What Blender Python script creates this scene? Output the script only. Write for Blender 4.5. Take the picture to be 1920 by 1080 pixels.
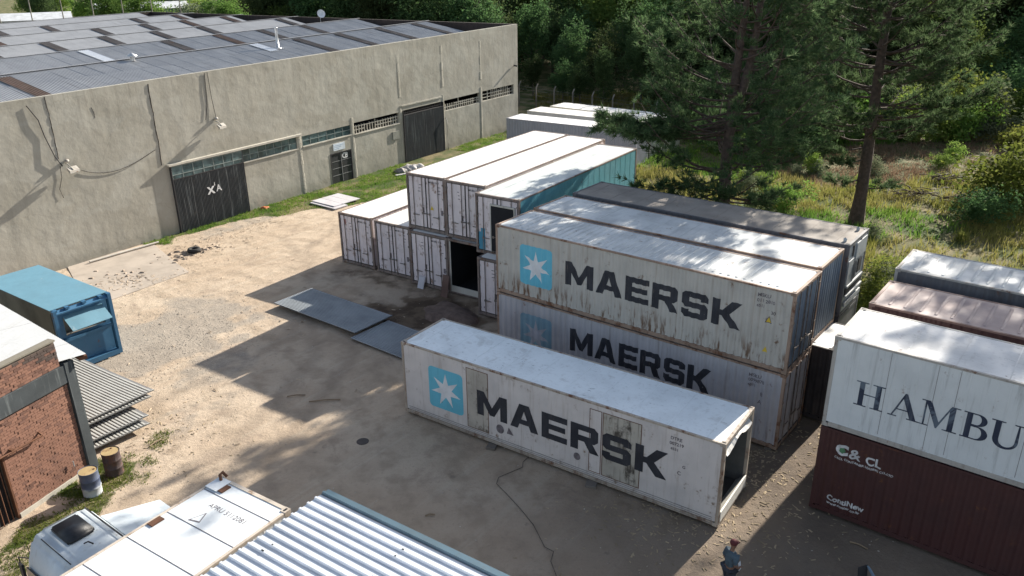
import bpy, bmesh, math, random
import numpy as np
from mathutils import Vector, Matrix, geometry
R = math.radians
S = bpy.context.scene
COL = S.collection
for o in list(bpy.data.objects): bpy.data.objects.remove(o)

# ------------------------------------------------------------------ camera
CAMH = 15.868
cam_d = bpy.data.cameras.new('camera')
cam = bpy.data.objects.new('camera', cam_d); COL.objects.link(cam)
_p, _r = 0.39126, -0.0126
_cp, _sp, _cr, _sr = math.cos(_p), math.sin(_p), math.cos(_r), math.sin(_r)
_R, _U, _F = Vector((1, 0, 0)), Vector((0, _sp, _cp)), Vector((0, _cp, -_sp))
_x = _R * _cr + _U * _sr; _y = -_R * _sr + _U * _cr; _z = -_F
m = Matrix.Identity(4)
for i in range(3):
    m[i][0], m[i][1], m[i][2] = _x[i], _y[i], _z[i]
m[2][3] = CAMH
cam.matrix_world = m
cam_d.sensor_width = 36; cam_d.lens = 36 * 1511.13 / 1920
cam_d.clip_start = 0.1; cam_d.clip_end = 3000
S.camera = cam

# ------------------------------------------------------------------ light
SUN_AZ, SUN_EL = 48.6, 25.2           # degrees, azimuth from +X towards +Y
w = bpy.data.worlds.new('World'); S.world = w; w.use_nodes = True
nt = w.node_tree; bg = nt.nodes['Background']
sky = nt.nodes.new('ShaderNodeTexSky'); sky.sky_type = 'NISHITA'; sky.sun_disc = False
sky.sun_elevation = R(SUN_EL); sky.sun_rotation = R(90 - SUN_AZ)
sky.air_density = 1.0; sky.dust_density = 1.2; sky.ozone_density = 1.2; sky.altitude = 50
hsv = nt.nodes.new('ShaderNodeHueSaturation'); hsv.inputs['Saturation'].default_value = 0.72
nt.links.new(sky.outputs[0], hsv.inputs['Color']); nt.links.new(hsv.outputs[0], bg.inputs[0]); bg.inputs[1].default_value = 0.09
sun_d = bpy.data.lights.new('sun', 'SUN'); sun_d.energy = 5.0; sun_d.angle = R(0.55)
sun_d.color = (1.0, 0.93, 0.82)
sun = bpy.data.objects.new('sun', sun_d); COL.objects.link(sun)
sv = Vector((math.cos(R(SUN_AZ)) * math.cos(R(SUN_EL)), math.sin(R(SUN_AZ)) * math.cos(R(SUN_EL)), math.sin(R(SUN_EL))))
sun.rotation_euler = sv.to_track_quat('Z', 'Y').to_euler(); sun.location = (40, 60, 60)
S.view_settings.view_transform = 'Standard'; S.view_settings.look = 'None'
S.view_settings.exposure = 1.15; S.view_settings.gamma = 1
S.view_settings.use_curve_mapping = False
S.render.engine = 'CYCLES'
S.cycles.max_bounces = 6; S.cycles.transparent_max_bounces = 6
S.cycles.sample_clamp_indirect = 6

# ------------------------------------------------------------------ helpers
def tag(o, label=None, cat=None, group=None, kind=None):
    if label: o['label'] = label
    if cat: o['category'] = cat
    if group: o['group'] = group
    if kind: o['kind'] = kind
    return o

def thing(name, label, cat, loc=(0, 0, 0), rz=0.0, group=None):
    o = bpy.data.objects.new(name, None); COL.objects.link(o)
    o.location = loc; o.rotation_euler = (0, 0, rz); o.empty_display_size = 0.3
    return tag(o, label, cat, group)

def link(name, me, parent=None):
    o = bpy.data.objects.new(name, me); COL.objects.link(o)
    if parent is not None: o.parent = parent
    return o

def copy_tree(o, parent=None):
    c = o.copy(); COL.objects.link(c)
    if parent is not None: c.parent = parent
    for ch in list(o.children): copy_tree(ch, c)
    return c

class MB:
    """collects simple shapes and links them as one mesh object"""
    def __init__(s): s.v = []; s.f = []; s.sm = []
    def add(s, vs, fs, smooth=False):
        n = len(s.v); s.v += [tuple(a) for a in vs]
        for f in fs: s.f.append(tuple(i + n for i in f)); s.sm.append(smooth)
    def box(s, x0, x1, y0, y1, z0, z1, M=None):
        vs = [(x, y, z) for x in (x0, x1) for y in (y0, y1) for z in (z0, z1)]
        if M is not None: vs = [M @ Vector(a) for a in vs]
        s.add(vs, [(0, 1, 3, 2), (4, 6, 7, 5), (0, 4, 5, 1), (2, 3, 7, 6), (0, 2, 6, 4), (1, 5, 7, 3)])
        return s
    def quad(s, a, b, c, d): s.add([a, b, c, d], [(0, 1, 2, 3)]); return s
    def prism(s, pts, axis_vec):
        n = len(pts); a = [Vector(p) for p in pts]; d = Vector(axis_vec)
        s.add(a + [p + d for p in a], [tuple(range(n))[::-1], tuple(range(n, 2 * n))] + [(i, (i + 1) % n, n + (i + 1) % n, n + i) for i in range(n)])
        return s
    def tube(s, pts, r, n=6, r1=None, cap=True, smooth=True):
        pts = [Vector(p) for p in pts]; k = len(pts); vs = []
        for i, p in enumerate(pts):
            d = (pts[min(i + 1, k - 1)] - pts[max(i - 1, 0)]).normalized()
            a = d.cross(Vector((0, 0, 1)))
            if a.length < 1e-3: a = d.cross(Vector((0, 1, 0)))
            a.normalize(); b = d.cross(a)
            rr = r if r1 is None else r + (r1 - r) * i / (k - 1)
            if isinstance(r, (list, tuple)): rr = r[i]
            for j in range(n):
                t = 2 * math.pi * j / n
                vs.append(p + (a * math.cos(t) + b * math.sin(t)) * rr)
        fs = [(i * n + j, i * n + (j + 1) % n, (i + 1) * n + (j + 1) % n, (i + 1) * n + j) for i in range(k - 1) for j in range(n)]
        s.add(vs, fs, smooth)
        if cap: s.add(vs[:n], [tuple(range(n))[::-1]]); s.add(vs[-n:], [tuple(range(n))])
        return s
    def lathe(s, prof, n=20, c=(0, 0, 0), smooth=True):
        vs = []
        for r, z in prof:
            for j in range(n):
                t = 2 * math.pi * j / n; vs.append((c[0] + r * math.cos(t), c[1] + r * math.sin(t), c[2] + z))
        fs = [(i * n + j, i * n + (j + 1) % n, (i + 1) * n + (j + 1) % n, (i + 1) * n + j) for i in range(len(prof) - 1) for j in range(n)]
        s.add(vs, fs, smooth); return s
    def mesh(s, name, mat):
        me = bpy.data.meshes.new(name)
        me.from_pydata(s.v, [], s.f); me.polygons.foreach_set('use_smooth', s.sm)
        if mat: me.materials.append(mat)
        me.update(); return me
    def build(s, name, mat, parent=None): return link(name, s.mesh(name, mat), parent)

def np_mesh(name, V, F, mat, smooth=False):
    """V (n,3), F (m,3) or (m,4)"""
    me = bpy.data.meshes.new(name); k = F.shape[1]
    me.vertices.add(len(V)); me.vertices.foreach_set('co', V.astype(np.float32).ravel())
    me.loops.add(F.size); me.loops.foreach_set('vertex_index', F.astype(np.int32).ravel())
    me.polygons.add(len(F)); me.polygons.foreach_set('loop_start', np.arange(0, F.size, k, dtype=np.int32))
    me.polygons.foreach_set('loop_total', np.full(len(F), k, dtype=np.int32))
    me.polygons.foreach_set('use_smooth', np.full(len(F), smooth))
    if mat: me.materials.append(mat)
    me.update(); me.validate(); return me

# ------------------------------------------------------------------ materials
class NT:
    def __init__(s, name):
        s.m = bpy.data.materials.new(name); s.m.use_nodes = True; s.t = s.m.node_tree
        s.n = s.t.nodes; s.b = s.n['Principled BSDF']; s.out = s.n['Material Output']
    def node(s, typ, **kw):
        n = s.n.new(typ)
        for k, v in kw.items(): setattr(n, k, v)
        return n
    def L(s, a, b): s.t.links.new(a, b)
    def coords(s, rnd=True):
        tc = s.node('ShaderNodeTexCoord')
        if not rnd: return tc.outputs['Object']
        oi = s.node('ShaderNodeObjectInfo'); mu = s.node('ShaderNodeVectorMath', operation='SCALE')
        mu.inputs[0].default_value = (37, 17, 29); s.L(oi.outputs['Random'], mu.inputs['Scale'])
        ad = s.node('ShaderNodeVectorMath', operation='ADD'); s.L(tc.outputs['Object'], ad.inputs[0]); s.L(mu.outputs[0], ad.inputs[1])
        return ad.outputs[0]
    def scale(s, v, sc):
        mp = s.node('ShaderNodeMapping'); mp.inputs['Scale'].default_value = sc; s.L(v, mp.inputs[0]); return mp.outputs[0]
    def noise(s, v, sc, det=4, rough=.55, dist=0):
        n = s.node('ShaderNodeTexNoise'); n.inputs['Scale'].default_value = sc; n.inputs['Detail'].default_value = det
        n.inputs['Roughness'].default_value = rough; n.inputs['Distortion'].default_value = dist; s.L(v, n.inputs['Vector']); return n.outputs['Fac']
    def ramp(s, f, a, b, lo=0.0, hi=1.0):
        r = s.node('ShaderNodeMapRange'); r.inputs[1].default_value = a; r.inputs[2].default_value = b
        r.inputs[3].default_value = lo; r.inputs[4].default_value = hi; r.interpolation_type = 'SMOOTHSTEP'; s.L(f, r.inputs[0]); return r.outputs[0]
    def math(s, op, a, b):
        m_ = s.node('ShaderNodeMath', operation=op)
        for i, q in enumerate((a, b)):
            if isinstance(q, (int, float)): m_.inputs[i].default_value = q
            elif q is not None: s.L(q, m_.inputs[i])
        return m_.outputs[0]
    def mix(s, f, a, b, mode='MIX'):
        mx = s.node('ShaderNodeMix', data_type='RGBA', blend_type=mode)
        if isinstance(f, (int, float)): mx.inputs[0].default_value = f
        else: s.L(f, mx.inputs[0])
        for i, q in ((6, a), (7, b)):
            if isinstance(q, tuple): mx.inputs[i].default_value = q if len(q) == 4 else q + (1,)
            else: s.L(q, mx.inputs[i])
        return mx.outputs[2]
    def col(s, c):
        r = s.node('ShaderNodeRGB'); r.outputs[0].default_value = tuple(c) + (1,); return r.outputs[0]
    def bump(s, h, dist=.02, strength=.5):
        b = s.node('ShaderNodeBump'); b.inputs['Distance'].default_value = dist; b.inputs['Strength'].default_value = strength
        s.L(h, b.inputs['Height']); s.L(b.outputs[0], s.b.inputs['Normal'])
    def fin(s, c, rough=.6, metal=0.0, spec=None):
        if isinstance(c, tuple): s.b.inputs['Base Color'].default_value = c + (1,)
        else: s.L(c, s.b.inputs['Base Color'])
        if isinstance(rough, (int, float)): s.b.inputs['Roughness'].default_value = rough
        else: s.L(rough, s.b.inputs['Roughness'])
        s.b.inputs['Metallic'].default_value = metal
        if spec is not None: s.b.inputs['Specular IOR Level'].default_value = spec
        return s.m

_mc = {}
def simple(name, c, rough=.6, metal=0.0, var=.15, sc=3.0, bump=.0):
    if name in _mc: return _mc[name]
    t = NT(name); v = t.coords()
    f = t.ramp(t.noise(v, sc, 5), .3, .7)
    c2 = tuple(max(0, a * (1 - var)) for a in c); c3 = tuple(min(1, a * (1 + var * .6)) for a in c)
    if bump: t.bump(t.noise(v, sc * 6, 3), .01, bump)
    _mc[name] = t.fin(t.mix(f, c2, c3), rough, metal); return _mc[name]

def paint(name, c, rough=.5, streak=.25, sc=(.10, .07, .05), rust=.15, rustc=(.13, .05, .02), chips=0.0, low=0.0, dirt=.3, axis='z', scrape=0.0, peel=None, metal=0.0, ztop=2.8):
    """weathered container paint: tone drift, vertical dirt streaks, rust blooms, chips of dark primer"""
    if name in _mc: return _mc[name]
    t = NT(name); v = t.coords()
    n1 = t.noise(v, .9, 5); c2 = tuple(a * (1 - dirt) for a in c)
    col = t.mix(t.ramp(n1, .35, .75), c, c2)
    st = {'z': (7, 7, .45), 'x': (.45, 7, 7), 'y': (7, .45, 7)}[axis]
    s1 = t.noise(t.scale(v, st), 1.0, 5, .6)
    col = t.mix(t.math('MULTIPLY', t.ramp(s1, .52, .75), streak), col, sc)
    if peel is not None:
        col = t.mix(t.ramp(t.noise(t.scale(v, (1, 1, .7)), 1.3, 6, .6, 1.5), .55, .62), col, peel)
    if rust > 0:
        r1 = t.noise(v, 2.2, 8, .7); r2 = t.noise(t.scale(v, (3.2, 3.2, .6)), 1.4, 6, .65)
        rm = t.math('MULTIPLY', t.ramp(r1, .62 - rust * .35, .72 - rust * .2), t.ramp(r2, .42, .6))
        if low > 0:
            tc = t.node('ShaderNodeTexCoord'); sx = t.node('ShaderNodeSeparateXYZ'); t.L(tc.outputs['Object'], sx.inputs[0])
            lm = t.ramp(sx.outputs['Z'], .25, 1.3, 1.0, 0.0)
            r3 = t.noise(t.scale(v, (5.5, 5.5, 1.1)), 1.2, 5, .6)
            rm = t.math('MAXIMUM', rm, t.math('MULTIPLY', t.ramp(r3, .60 - low * .12, .64), t.math('MULTIPLY', lm, low)))
        col = t.mix(rm, col, rustc)
    if chips > 0:
        ch = t.noise(t.scale(v, (1, 2.2, 1)), 4.5, 7, .7, .6)
        cm = t.math('MULTIPLY', t.ramp(ch, .70 - chips * .10, .72 - chips * .10), t.math('MULTIPLY', t.ramp(t.noise(v, .55, 4), .50, .60), .85))
        col = t.mix(cm, col, (.16, .19, .21))
        pd = t.noise(v, .8, 6, .65, 1.2); col = t.mix(t.math('MULTIPLY', t.ramp(pd, .56, .66), .35), col, (.36, .36, .34))
    if scrape > 0:
        ch = t.noise(t.scale(v, (1.2, 5, 3)), 1.6, 8, .75, .3)
        col = t.mix(t.ramp(ch, .66 - scrape * .1, .75 - scrape * .1), col, (.16, .19, .20))
    h = t.noise(v, 1.6, 3); t.bump(h, .03, .35)
    _mc[name] = t.fin(col, t.ramp(n1, .3, .8, rough, min(1, rough + .25)), metal); return _mc[name]

M_dark = simple('dark_void', (.012, .012, .014), .9)
M_rust = paint('rusty_steel', (.14, .06, .03), .8, .4, rust=.5, dirt=.4)
M_steel = paint('grey_steel', (.22, .22, .22), .5, .3, rust=.2)
M_gasket = simple('rubber_gasket', (.03, .028, .03), .8)
M_rod = simple('lock_rod_steel', (.20, .17, .15), .5, .3, .4, 6)
t = NT('black_lettering'); v = t.coords(False)
c = t.mix(t.ramp(t.noise(v, 1.6, 5), .35, .7), (.018, .020, .028), (.038, .040, .050))
c = t.mix(t.math('MULTIPLY', t.ramp(t.noise(t.scale(v, (6, 6, 1.0)), 1.3, 7, .7), .60, .70), .55), c, (.16, .13, .11))
c = t.mix(t.math('MULTIPLY', t.ramp(t.noise(v, 5.5, 8, .75), .64, .68), .8), c, (.42, .40, .37))
M_black = t.fin(c, .65)
M_navy = paint('navy_lettering', (.02, .03, .06), .6, .25, (.3, .34, .38), rust=.0, dirt=.3, peel=(.10, .13, .17))
M_ltblue = paint('light_blue_logo', (.13, .48, .62), .5, .25, (.10, .25, .32), rust=.05, dirt=.15)
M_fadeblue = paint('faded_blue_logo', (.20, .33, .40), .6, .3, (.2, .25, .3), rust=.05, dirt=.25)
M_star = simple('star_white', (.70, .71, .72), .5, 0, .12)
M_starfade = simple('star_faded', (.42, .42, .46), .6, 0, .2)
M_white = simple('white_lettering', (.62, .62, .62), .6, 0, .25)
M_yellow = simple('warning_yellow', (.70, .50, .05), .5)
M_grey_mark = simple('grey_marking', (.16, .14, .15), .6, 0, .4, 8)
M_blk_mark = simple('black_marking', (.04, .04, .05), .6)
M_wood = paint('weathered_wood', (.30, .22, .14), .8, .3, rust=0, dirt=.4)

# ------------------------------------------------------------------ flat lettering
GL = {
 'M': (1.25, [[(0, 0), (0, 1), (.30, 1), (.625, .42), (.95, 1), (1.25, 1), (1.25, 0), (.97, 0), (.97, .56), (.72, .10), (.53, .10), (.28, .56), (.28, 0)]]),
 'A': (1.12, [[(0, 0), (.37, 1), (.75, 1), (1.12, 0), (.82, 0), (.745, .2), (.375, .2), (.30, 0)], [(.445, .40), (.675, .40), (.56, .74)]]),
 'E': (.97, [[(0, 0), (0, 1), (.97, 1), (.97, .77), (.28, .77), (.28, .61), (.9, .61), (.9, .40), (.28, .40), (.28, .23), (.97, .23), (.97, 0)]]),
 'R': (1.02, [[(0, 0), (0, 1), (.86, 1), (1, .87), (1, .50), (.86, .37), (.80, .37), (1.04, 0), (.72, 0), (.50, .37), (.28, .37), (.28, 0)], [(.28, .59), (.72, .59), (.72, .78), (.28, .78)]]),
 'S': (1.0, [[(0, .12), (0, .31), (.28, .31), (.28, .22), (.72, .22), (.72, .39), (.14, .39), (0, .51), (0, .88), (.14, 1), (.86, 1), (1, .88), (1, .69), (.72, .69), (.72, .78), (.28, .78), (.28, .61), (.86, .61), (1, .49), (1, .12), (.86, 0), (.14, 0)]]),
 'K': (1.04, [[(0, 0), (0, 1), (.28, 1), (.28, .61), (.38, .61), (.70, 1), (1.06, 1), (.64, .5), (1.06, 0), (.70, 0), (.38, .39), (.28, .39), (.28, 0)]]),
}
def arc(cx, cz, rx, rz, a0, a1, n=12):
    return [(cx + rx * math.cos(R(a0 + (a1 - a0) * i / n)), cz + rz * math.sin(R(a0 + (a1 - a0) * i / n))) for i in range(n + 1)]
def rc(x0, x1, z0, z1): return [(x0, z0), (x1, z0), (x1, z1), (x0, z1)]
SER = {   # serif capitals, each a list of shapes (a shape = outer loop + holes)
 'H': (1.02, [[rc(.13, .31, .045, .955)], [rc(.71, .89, .045, .955)], [rc(.31, .71, .48, .525)],
              [rc(0, .44, 0, .045)], [rc(0, .44, .955, 1)], [rc(.58, 1.02, 0, .045)], [rc(.58, 1.02, .955, 1)]]),
 'A': (1.0, [[[(.09, .045), (.46, 1), (.54, 1), (.93, .045), (.72, .045), (.62, .30), (.255, .30), (.145, .045)], [(.27, .345), (.60, .345), (.43, .77)]],
             [rc(-.02, .29, 0, .045)], [rc(.62, 1.03, 0, .045)]]),
 'M': (1.22, [[[(.13, .045), (.13, .955), (.33, .955), (.64, .26), (.93, .955), (1.10, .955), (1.10, .045), (.92, .045), (.92, .80), (.60, .0), (.56, .0), (.185, .86), (.185, .045)]],
              [rc(0, .33, 0, .045)], [rc(.78, 1.24, 0, .045)], [rc(0, .29, .9555, 1)], [rc(.95, 1.24, .9555, 1)]]),
 'B': (.82, [[rc(.10, .28, .045, .955)], [rc(0, .28, 0, .045)], [rc(0, .28, .955, 1)],
             [[(.28, .955), (.28, 1)] + arc(.45, .765, .29, .235, 90, -90) + [(.28, .53), (.28, .575)] + arc(.43, .765, .13, .19, -90, 90)],
             [[(.28, .485), (.28, .529)] + arc(.50, .2645, .32, .2645, 90, -90) + [(.28, 0), (.28, .045)] + arc(.47, .265, .16, .22, -90, 90)]]),
 'U': (1.0, [[[(.12, .955), (.30, .955)] + [(.30, .40)] + arc(.54, .32, .24, .25, 180, 360, 12) + [(.80, .955), (.85, .955)] + arc(.50, .32, .38, .34, 360, 180, 14)],
             [rc(0, .42, .9555, 1)], [rc(.68, 1.0, .9555, 1)]]),
}
def tess(loops):
    vl = [[Vector((a, b, 0)) for a, b in l] for l in loops]
    tri = geometry.tessellate_polygon(vl)
    return [q for l in loops for q in l], tri

def text_shapes(txt, size, bold=0.0, sx=1.0):
    cu = bpy.data.curves.new('t', 'FONT'); cu.body = txt; cu.size = size; cu.offset = bold; cu.resolution_u = 3
    ob = bpy.data.objects.new('t', cu); COL.objects.link(ob)
    dg = bpy.context.evaluated_depsgraph_get(); me = bpy.data.meshes.new_from_object(ob.evaluated_get(dg))
    vs = [(v.co.x * sx, v.co.y) for v in me.vertices]; fs = [tuple(p.vertices) for p in me.polygons]
    bpy.data.objects.remove(ob); bpy.data.curves.remove(cu); bpy.data.meshes.remove(me)
    return vs, fs

def drape(name, shapes, mat, parent, prof=None, brk=None, off=.004, surf=None):
    """shapes: list of (verts2d, faces) laid on a side panel; local x along, z up, on the -y side.
    prof(x) gives the panel's y, brk the x positions of its folds"""
    bm = bmesh.new()
    for k, (vs, fs) in enumerate(shapes):
        bv = [bm.verts.new((a, -k * 0.0002, b)) for a, b in vs]
        for f in fs:
            try: bm.faces.new([bv[i] for i in f])
            except ValueError: pass
    if brk is not None:
        xs = [v.co.x for v in bm.verts]; lo, hi = min(xs), max(xs)
        for x in brk:
            if lo < x < hi:
                bmesh.ops.bisect_plane(bm, geom=bm.verts[:] + bm.edges[:] + bm.faces[:], plane_co=(x, 0, 0), plane_no=(1, 0, 0))
    for v in bm.verts:
        v.co.y += (prof(v.co.x) if prof else 0) - off
    bmesh.ops.recalc_face_normals(bm, faces=bm.faces)
    me = bpy.data.meshes.new(name); bm.to_mesh(me); bm.free(); me.materials.append(mat)
    return link(name, me, parent)

def star_poly(cx, cz, r, r2, n=7, rot=90):
    return [(cx + (r if i % 2 == 0 else r2) * math.cos(R(rot + i * 180 / n)), cz + (r if i % 2 == 0 else r2) * math.sin(R(rot + i * 180 / n))) for i in range(2 * n)]
def round_rect(x0, x1, z0, z1, r):
    p = []
    for cx, cz, a in ((x1 - r, z1 - r, 0), (x0 + r, z1 - r, 90), (x0 + r, z0 + r, 180), (x1 - r, z0 + r, 270)):
        p += arc(cx, cz, r, r, a, a + 90, 5)
    return p

# ------------------------------------------------------------------ containers
CL, CW, CH = 12.192, 2.438, 2.896
def corr_profile(x0, x1, pitch=.278, depth=.036, y=.006):
    """break points and profile function of a trapezoid corrugation between x0 and x1"""
    n = max(1, round((x1 - x0) / pitch)); p = (x1 - x0) / n; pts = []
    a = p * .25
    for i in range(n):
        x = x0 + i * p
        pts += [(x + a * .5, y), (x + a * 1.5, y + depth), (x + a * 2.5, y + depth), (x + a * 3.5, y)]
    pts = [(x0, y)] + pts + [(x1, y)]
    xs = [q[0] for q in pts]; ys = [q[1] for q in pts]
    return xs, (lambda x: float(np.interp(x, xs, ys))), pts

def ribbed(pts, z0, z1, mat, name, parent, back=.07, flip=None, M=None):
    """panel whose outside follows pts (along, outward offset); M maps (along, out, z) into place"""
    mb = MB(); n = len(pts); vs = []
    for z in (z0, z1):
        vs += [(a, b, z) for a, b in pts] + [(pts[-1][0], back, z), (pts[0][0], back, z)]
    k = n + 2
    fs = [(i, i + 1, k + i + 1, k + i) for i in range(k - 1)] + [(k - 1, 0, k, 2 * k - 1)] + [tuple(range(k))[::-1], tuple(range(k, 2 * k))]
    if M is not None: vs = [M @ Vector(q) for q in vs]
    mb.add(vs, fs); return mb.build(name, mat, parent)

def container(label, loc, rz, body, roof, frame, group=None, length=CL, height=CH, sides='corr', roof_kind='ribs',
              doors=None, open_end=(), door_mat=None, front='corr', cast=None, cat='shipping container', ends=(True, True), rib_step=.56):
    """doors: None, 'x0' or 'x1' = the end carrying the double door; open_end: ends that are an empty frame"""
    T = thing('shipping_container', label, cat, loc, rz, group)
    Lx, Wy, H = length, CW, height
    P = .10
    # frame: posts, rails, castings
    for x in (0, Lx):
        for y in (0, Wy):
            xa, xb = (x, x + P) if x == 0 else (x - P, x); ya, yb = (y, y + P) if y == 0 else (y - P, y)
            MB().box(xa, xb, ya, yb, .118, H - .118).build('corner_post', frame, T)
            xa, xb = (x - .004, x + .174) if x == 0 else (x - .174, x + .004); ya, yb = (y - .004, y + .158) if y == 0 else (y - .158, y + .004)
            for z0, z1 in ((0, .118), (H - .118, H)):
                mb = MB().box(xa, xb, ya, yb, z0, z1)
                c = MB().box(xa, xb, ya, yb, z0, z1).build('corner_casting', cast or frame, T)
                if z1 == H:   # dark oval hole in the top face
                    h = MB(); xc, yc = (xa + xb) / 2, (ya + yb) / 2
                    h.add([(xc + math.copysign(abs(math.cos(t)) ** .6, math.cos(t)) * .062, yc + math.copysign(abs(math.sin(t)) ** .6, math.sin(t)) * .032, H + .002) for t in [i * math.pi / 6 for i in range(12)]], [tuple(range(12))])
                    h.build('casting_hole', M_dark, c)
    q = .174
    for y0, y1 in ((.001, .075), (Wy - .075, Wy - .001)):
        MB().box(q, Lx - q, y0, y1, H - .075, H - .012).build('top_rail', frame, T)
        MB().box(q, Lx - q, y0, y1, .02, .165).build('bottom_rail', frame, T)
    for x0, x1 in ((.001, .10), (Lx - .10, Lx - .001)):
        MB().box(x0, x1, .158, Wy - .158, .012, .15).build('end_sill', frame, T)
        MB().box(x0, x1, .158, Wy - .158, H - .115, H - .006).build('end_header', frame, T)
    MB().box(q, Lx - q, .08, Wy - .08, .10, .16).build('floor', M_steel, T)
    # sides
    if sides == 'corr': xs, prof, pts = corr_profile(P, Lx - P, .278, .036)
    else:
        pts = [(P, .012)]
        x = P + .3
        while x < Lx - P - .2: pts += [(x, .012), (x + .012, .006), (x + .030, .006), (x + .042, .012)]; x += .305 if sides == 'reefer' else .61
        pts += [(Lx - P, .012)]
        xs = [q_[0] for q_ in pts]; ys_ = [q_[1] for q_ in pts]; prof = (lambda x: float(np.interp(x, xs, ys_)))
    ribbed(pts, .165, H - .075, body, 'side_panel', T)
    Mo = Matrix(((1, 0, 0, 0), (0, -1, 0, Wy), (0, 0, 1, 0), (0, 0, 0, 1)))
    ribbed(pts, .165, H - .075, body, 'side_panel', T, M=Mo)
    # roof
    z = H - .022
    MB().box(.10, Lx - .10, .076, Wy - .076, z - .05, z).build('roof_panel', roof, T)
    if roof_kind == 'ribs':      # pressed ribs with rounded ends
        mb = MB(); x = .55
        while x < Lx - .5:
            o = []; hw = .055
            for cy, a0 in ((.30, 180), (Wy - .30, 0)):
                for i in range(5): t = R(a0 + i * 45); o.append((x + hw * math.cos(t), cy + hw * math.sin(t)))
            k = len(o); ctr = x
            lo = [(a, b, z + .001) for a, b in o]; hi = [(ctr + (a - ctr) * .55, Wy / 2 + (b - Wy / 2) * .985, z + .022) for a, b in o]
            mb.add(lo + hi, [(i, (i + 1) % k, k + (i + 1) % k, k + i) for i in range(k)] + [tuple(range(k, 2 * k))]); x += rib_step / 2
        mb.build('roof_ribs', roof, T)
    elif roof_kind == 'seams':   # flat reefer roof with raised joints
        x = .62
        while x < Lx - .3:
            MB().box(x - .015, x + .015, .08, Wy - .08, z, z + .009).build('roof_seam', roof, T); x += 1.219
    # ends
    dm = door_mat or body
    for e, xe in (('x0', 0.0), ('x1', Lx)):
        if e in open_end: continue
        sg = 1 if e == 'x0' else -1
        if doors == e:
            gap = .012; wl = (Wy - .2) / 2
            for k in range(2):
                y0 = .1 + k * wl + gap / 2; y1 = y0 + wl - gap; z0, z1 = .155, H - .12
                xa, xb = sorted((xe + sg * .03, xe + sg * .085))
                if sides == 'corr':
                    dp = [(y0, .03), (y0 + .14, .03)]; yy = y0 + .14
                    stp = (y1 - y0 - .28) / 4
                    for i in range(4): dp += [(yy + .05, .045), (yy + stp - .05, .045), (yy + stp, .03)]; yy += stp
                    dp += [(y1, .03)]
                    Md = Matrix(((0, sg, 0, xe), (1, 0, 0, 0), (0, 0, 1, 0), (0, 0, 0, 1)))
                    d = ribbed(dp, z0, z1, dm, 'door', T, back=.085, M=Md)
                else: d = MB().box(xa, xb, y0, y1, z0, z1).build('door', dm, T)
                ga, gb = sorted((xe + sg * .022, xe + sg * .034))
                for a, b, c, e2 in ((y0, y0 + .03, z0, z1), (y1 - .03, y1, z0, z1), (y0 + .03, y1 - .03, z0, z0 + .03), (y0 + .03, y1 - .03, z1 - .03, z1)):
                    MB().box(ga, gb, a, b, c, e2).build('door_gasket', M_gasket, d)
                hy = y0 - .02 if k == 0 else y1 + .02
                for i in range(4):
                    zz = .38 + i * (H - .76) / 3
                    a, b = sorted((xe - sg * .012, xe + sg * .02))
                    MB().box(a, b, hy - (.075 if k else .04), hy + (.04 if k else .075), zz - .035, zz + .035).build('hinge', M_rod, d)
                for i, fy in enumerate((.30, .70)):
                    ry = y0 + (y1 - y0) * (fy if k == 0 else 1 - fy); ry += (.12 if k == 0 else -.12) * (i if k == 0 else i)
                    MB().tube([(xe - sg * .012, ry, .06), (xe - sg * .012, ry, H - .05)], .019, 6).build('lock_rod', M_rod, d)
                    hb = MB(); a, b = sorted((xe - sg * .05, xe - sg * .02)); hb.box(a, b, ry - .02, ry + .34 * (1 if k == 0 else -1) if k == 0 else ry + .02, .78 + .12 * i, .81 + .12 * i) if k == 0 else hb.box(a, b, ry - .34, ry + .02, .78 + .12 * i, .81 + .12 * i)
                    hb.box(a, b, ry - .045, ry + .045, .74 + .12 * i, .85 + .12 * i)
                    hb.build('door_handle', M_rod, d)
        elif front == 'corr':
            xs2, pr2, pt2 = corr_profile(.1, Wy - .1, .25, .045)
            Md = Matrix(((0, sg, 0, xe), (1, 0, 0, 0), (0, 0, 1, 0), (0, 0, 0, 1)))
            ribbed(pt2, .15, H - .115, dm, 'end_panel', T, back=.08, M=Md)
        else:
            a, b = sorted((xe + sg * .02, xe + sg * .09))
            MB().box(a, b, .1, Wy - .1, .15, H - .115).build('end_panel', dm, T)
    T['L'] = Lx
    return T, xs, prof

def markings(T, items, mat, prof=None, brk=None, name='marking'):
    """items: (text, x, z, size) on the -y side"""
    for txt, x, z, size in items:
        vs, fs = text_shapes(txt, size, .004)
        drape(name, [([(a + x, b + z) for a, b in vs], fs)], mat, T, prof, brk)

def end_mark(T, xe, sg, shapes, mat, name='marking', off=.012):
    """flat print on the end facing -x (sg=1) : shapes in (y as seen left to right, z)"""
    mb = MB()
    for vs, fs in shapes:
        mb.add([(xe - off if sg > 0 else xe + off, (CW - a) if sg > 0 else a, b) for a, b in vs], fs)
    return mb.build(name, mat, T)
def rect_sh(x0, x1, z0, z1): return ([(x0, z0), (x1, z0), (x1, z1), (x0, z1)], [(0, 1, 2, 3)])

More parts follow.
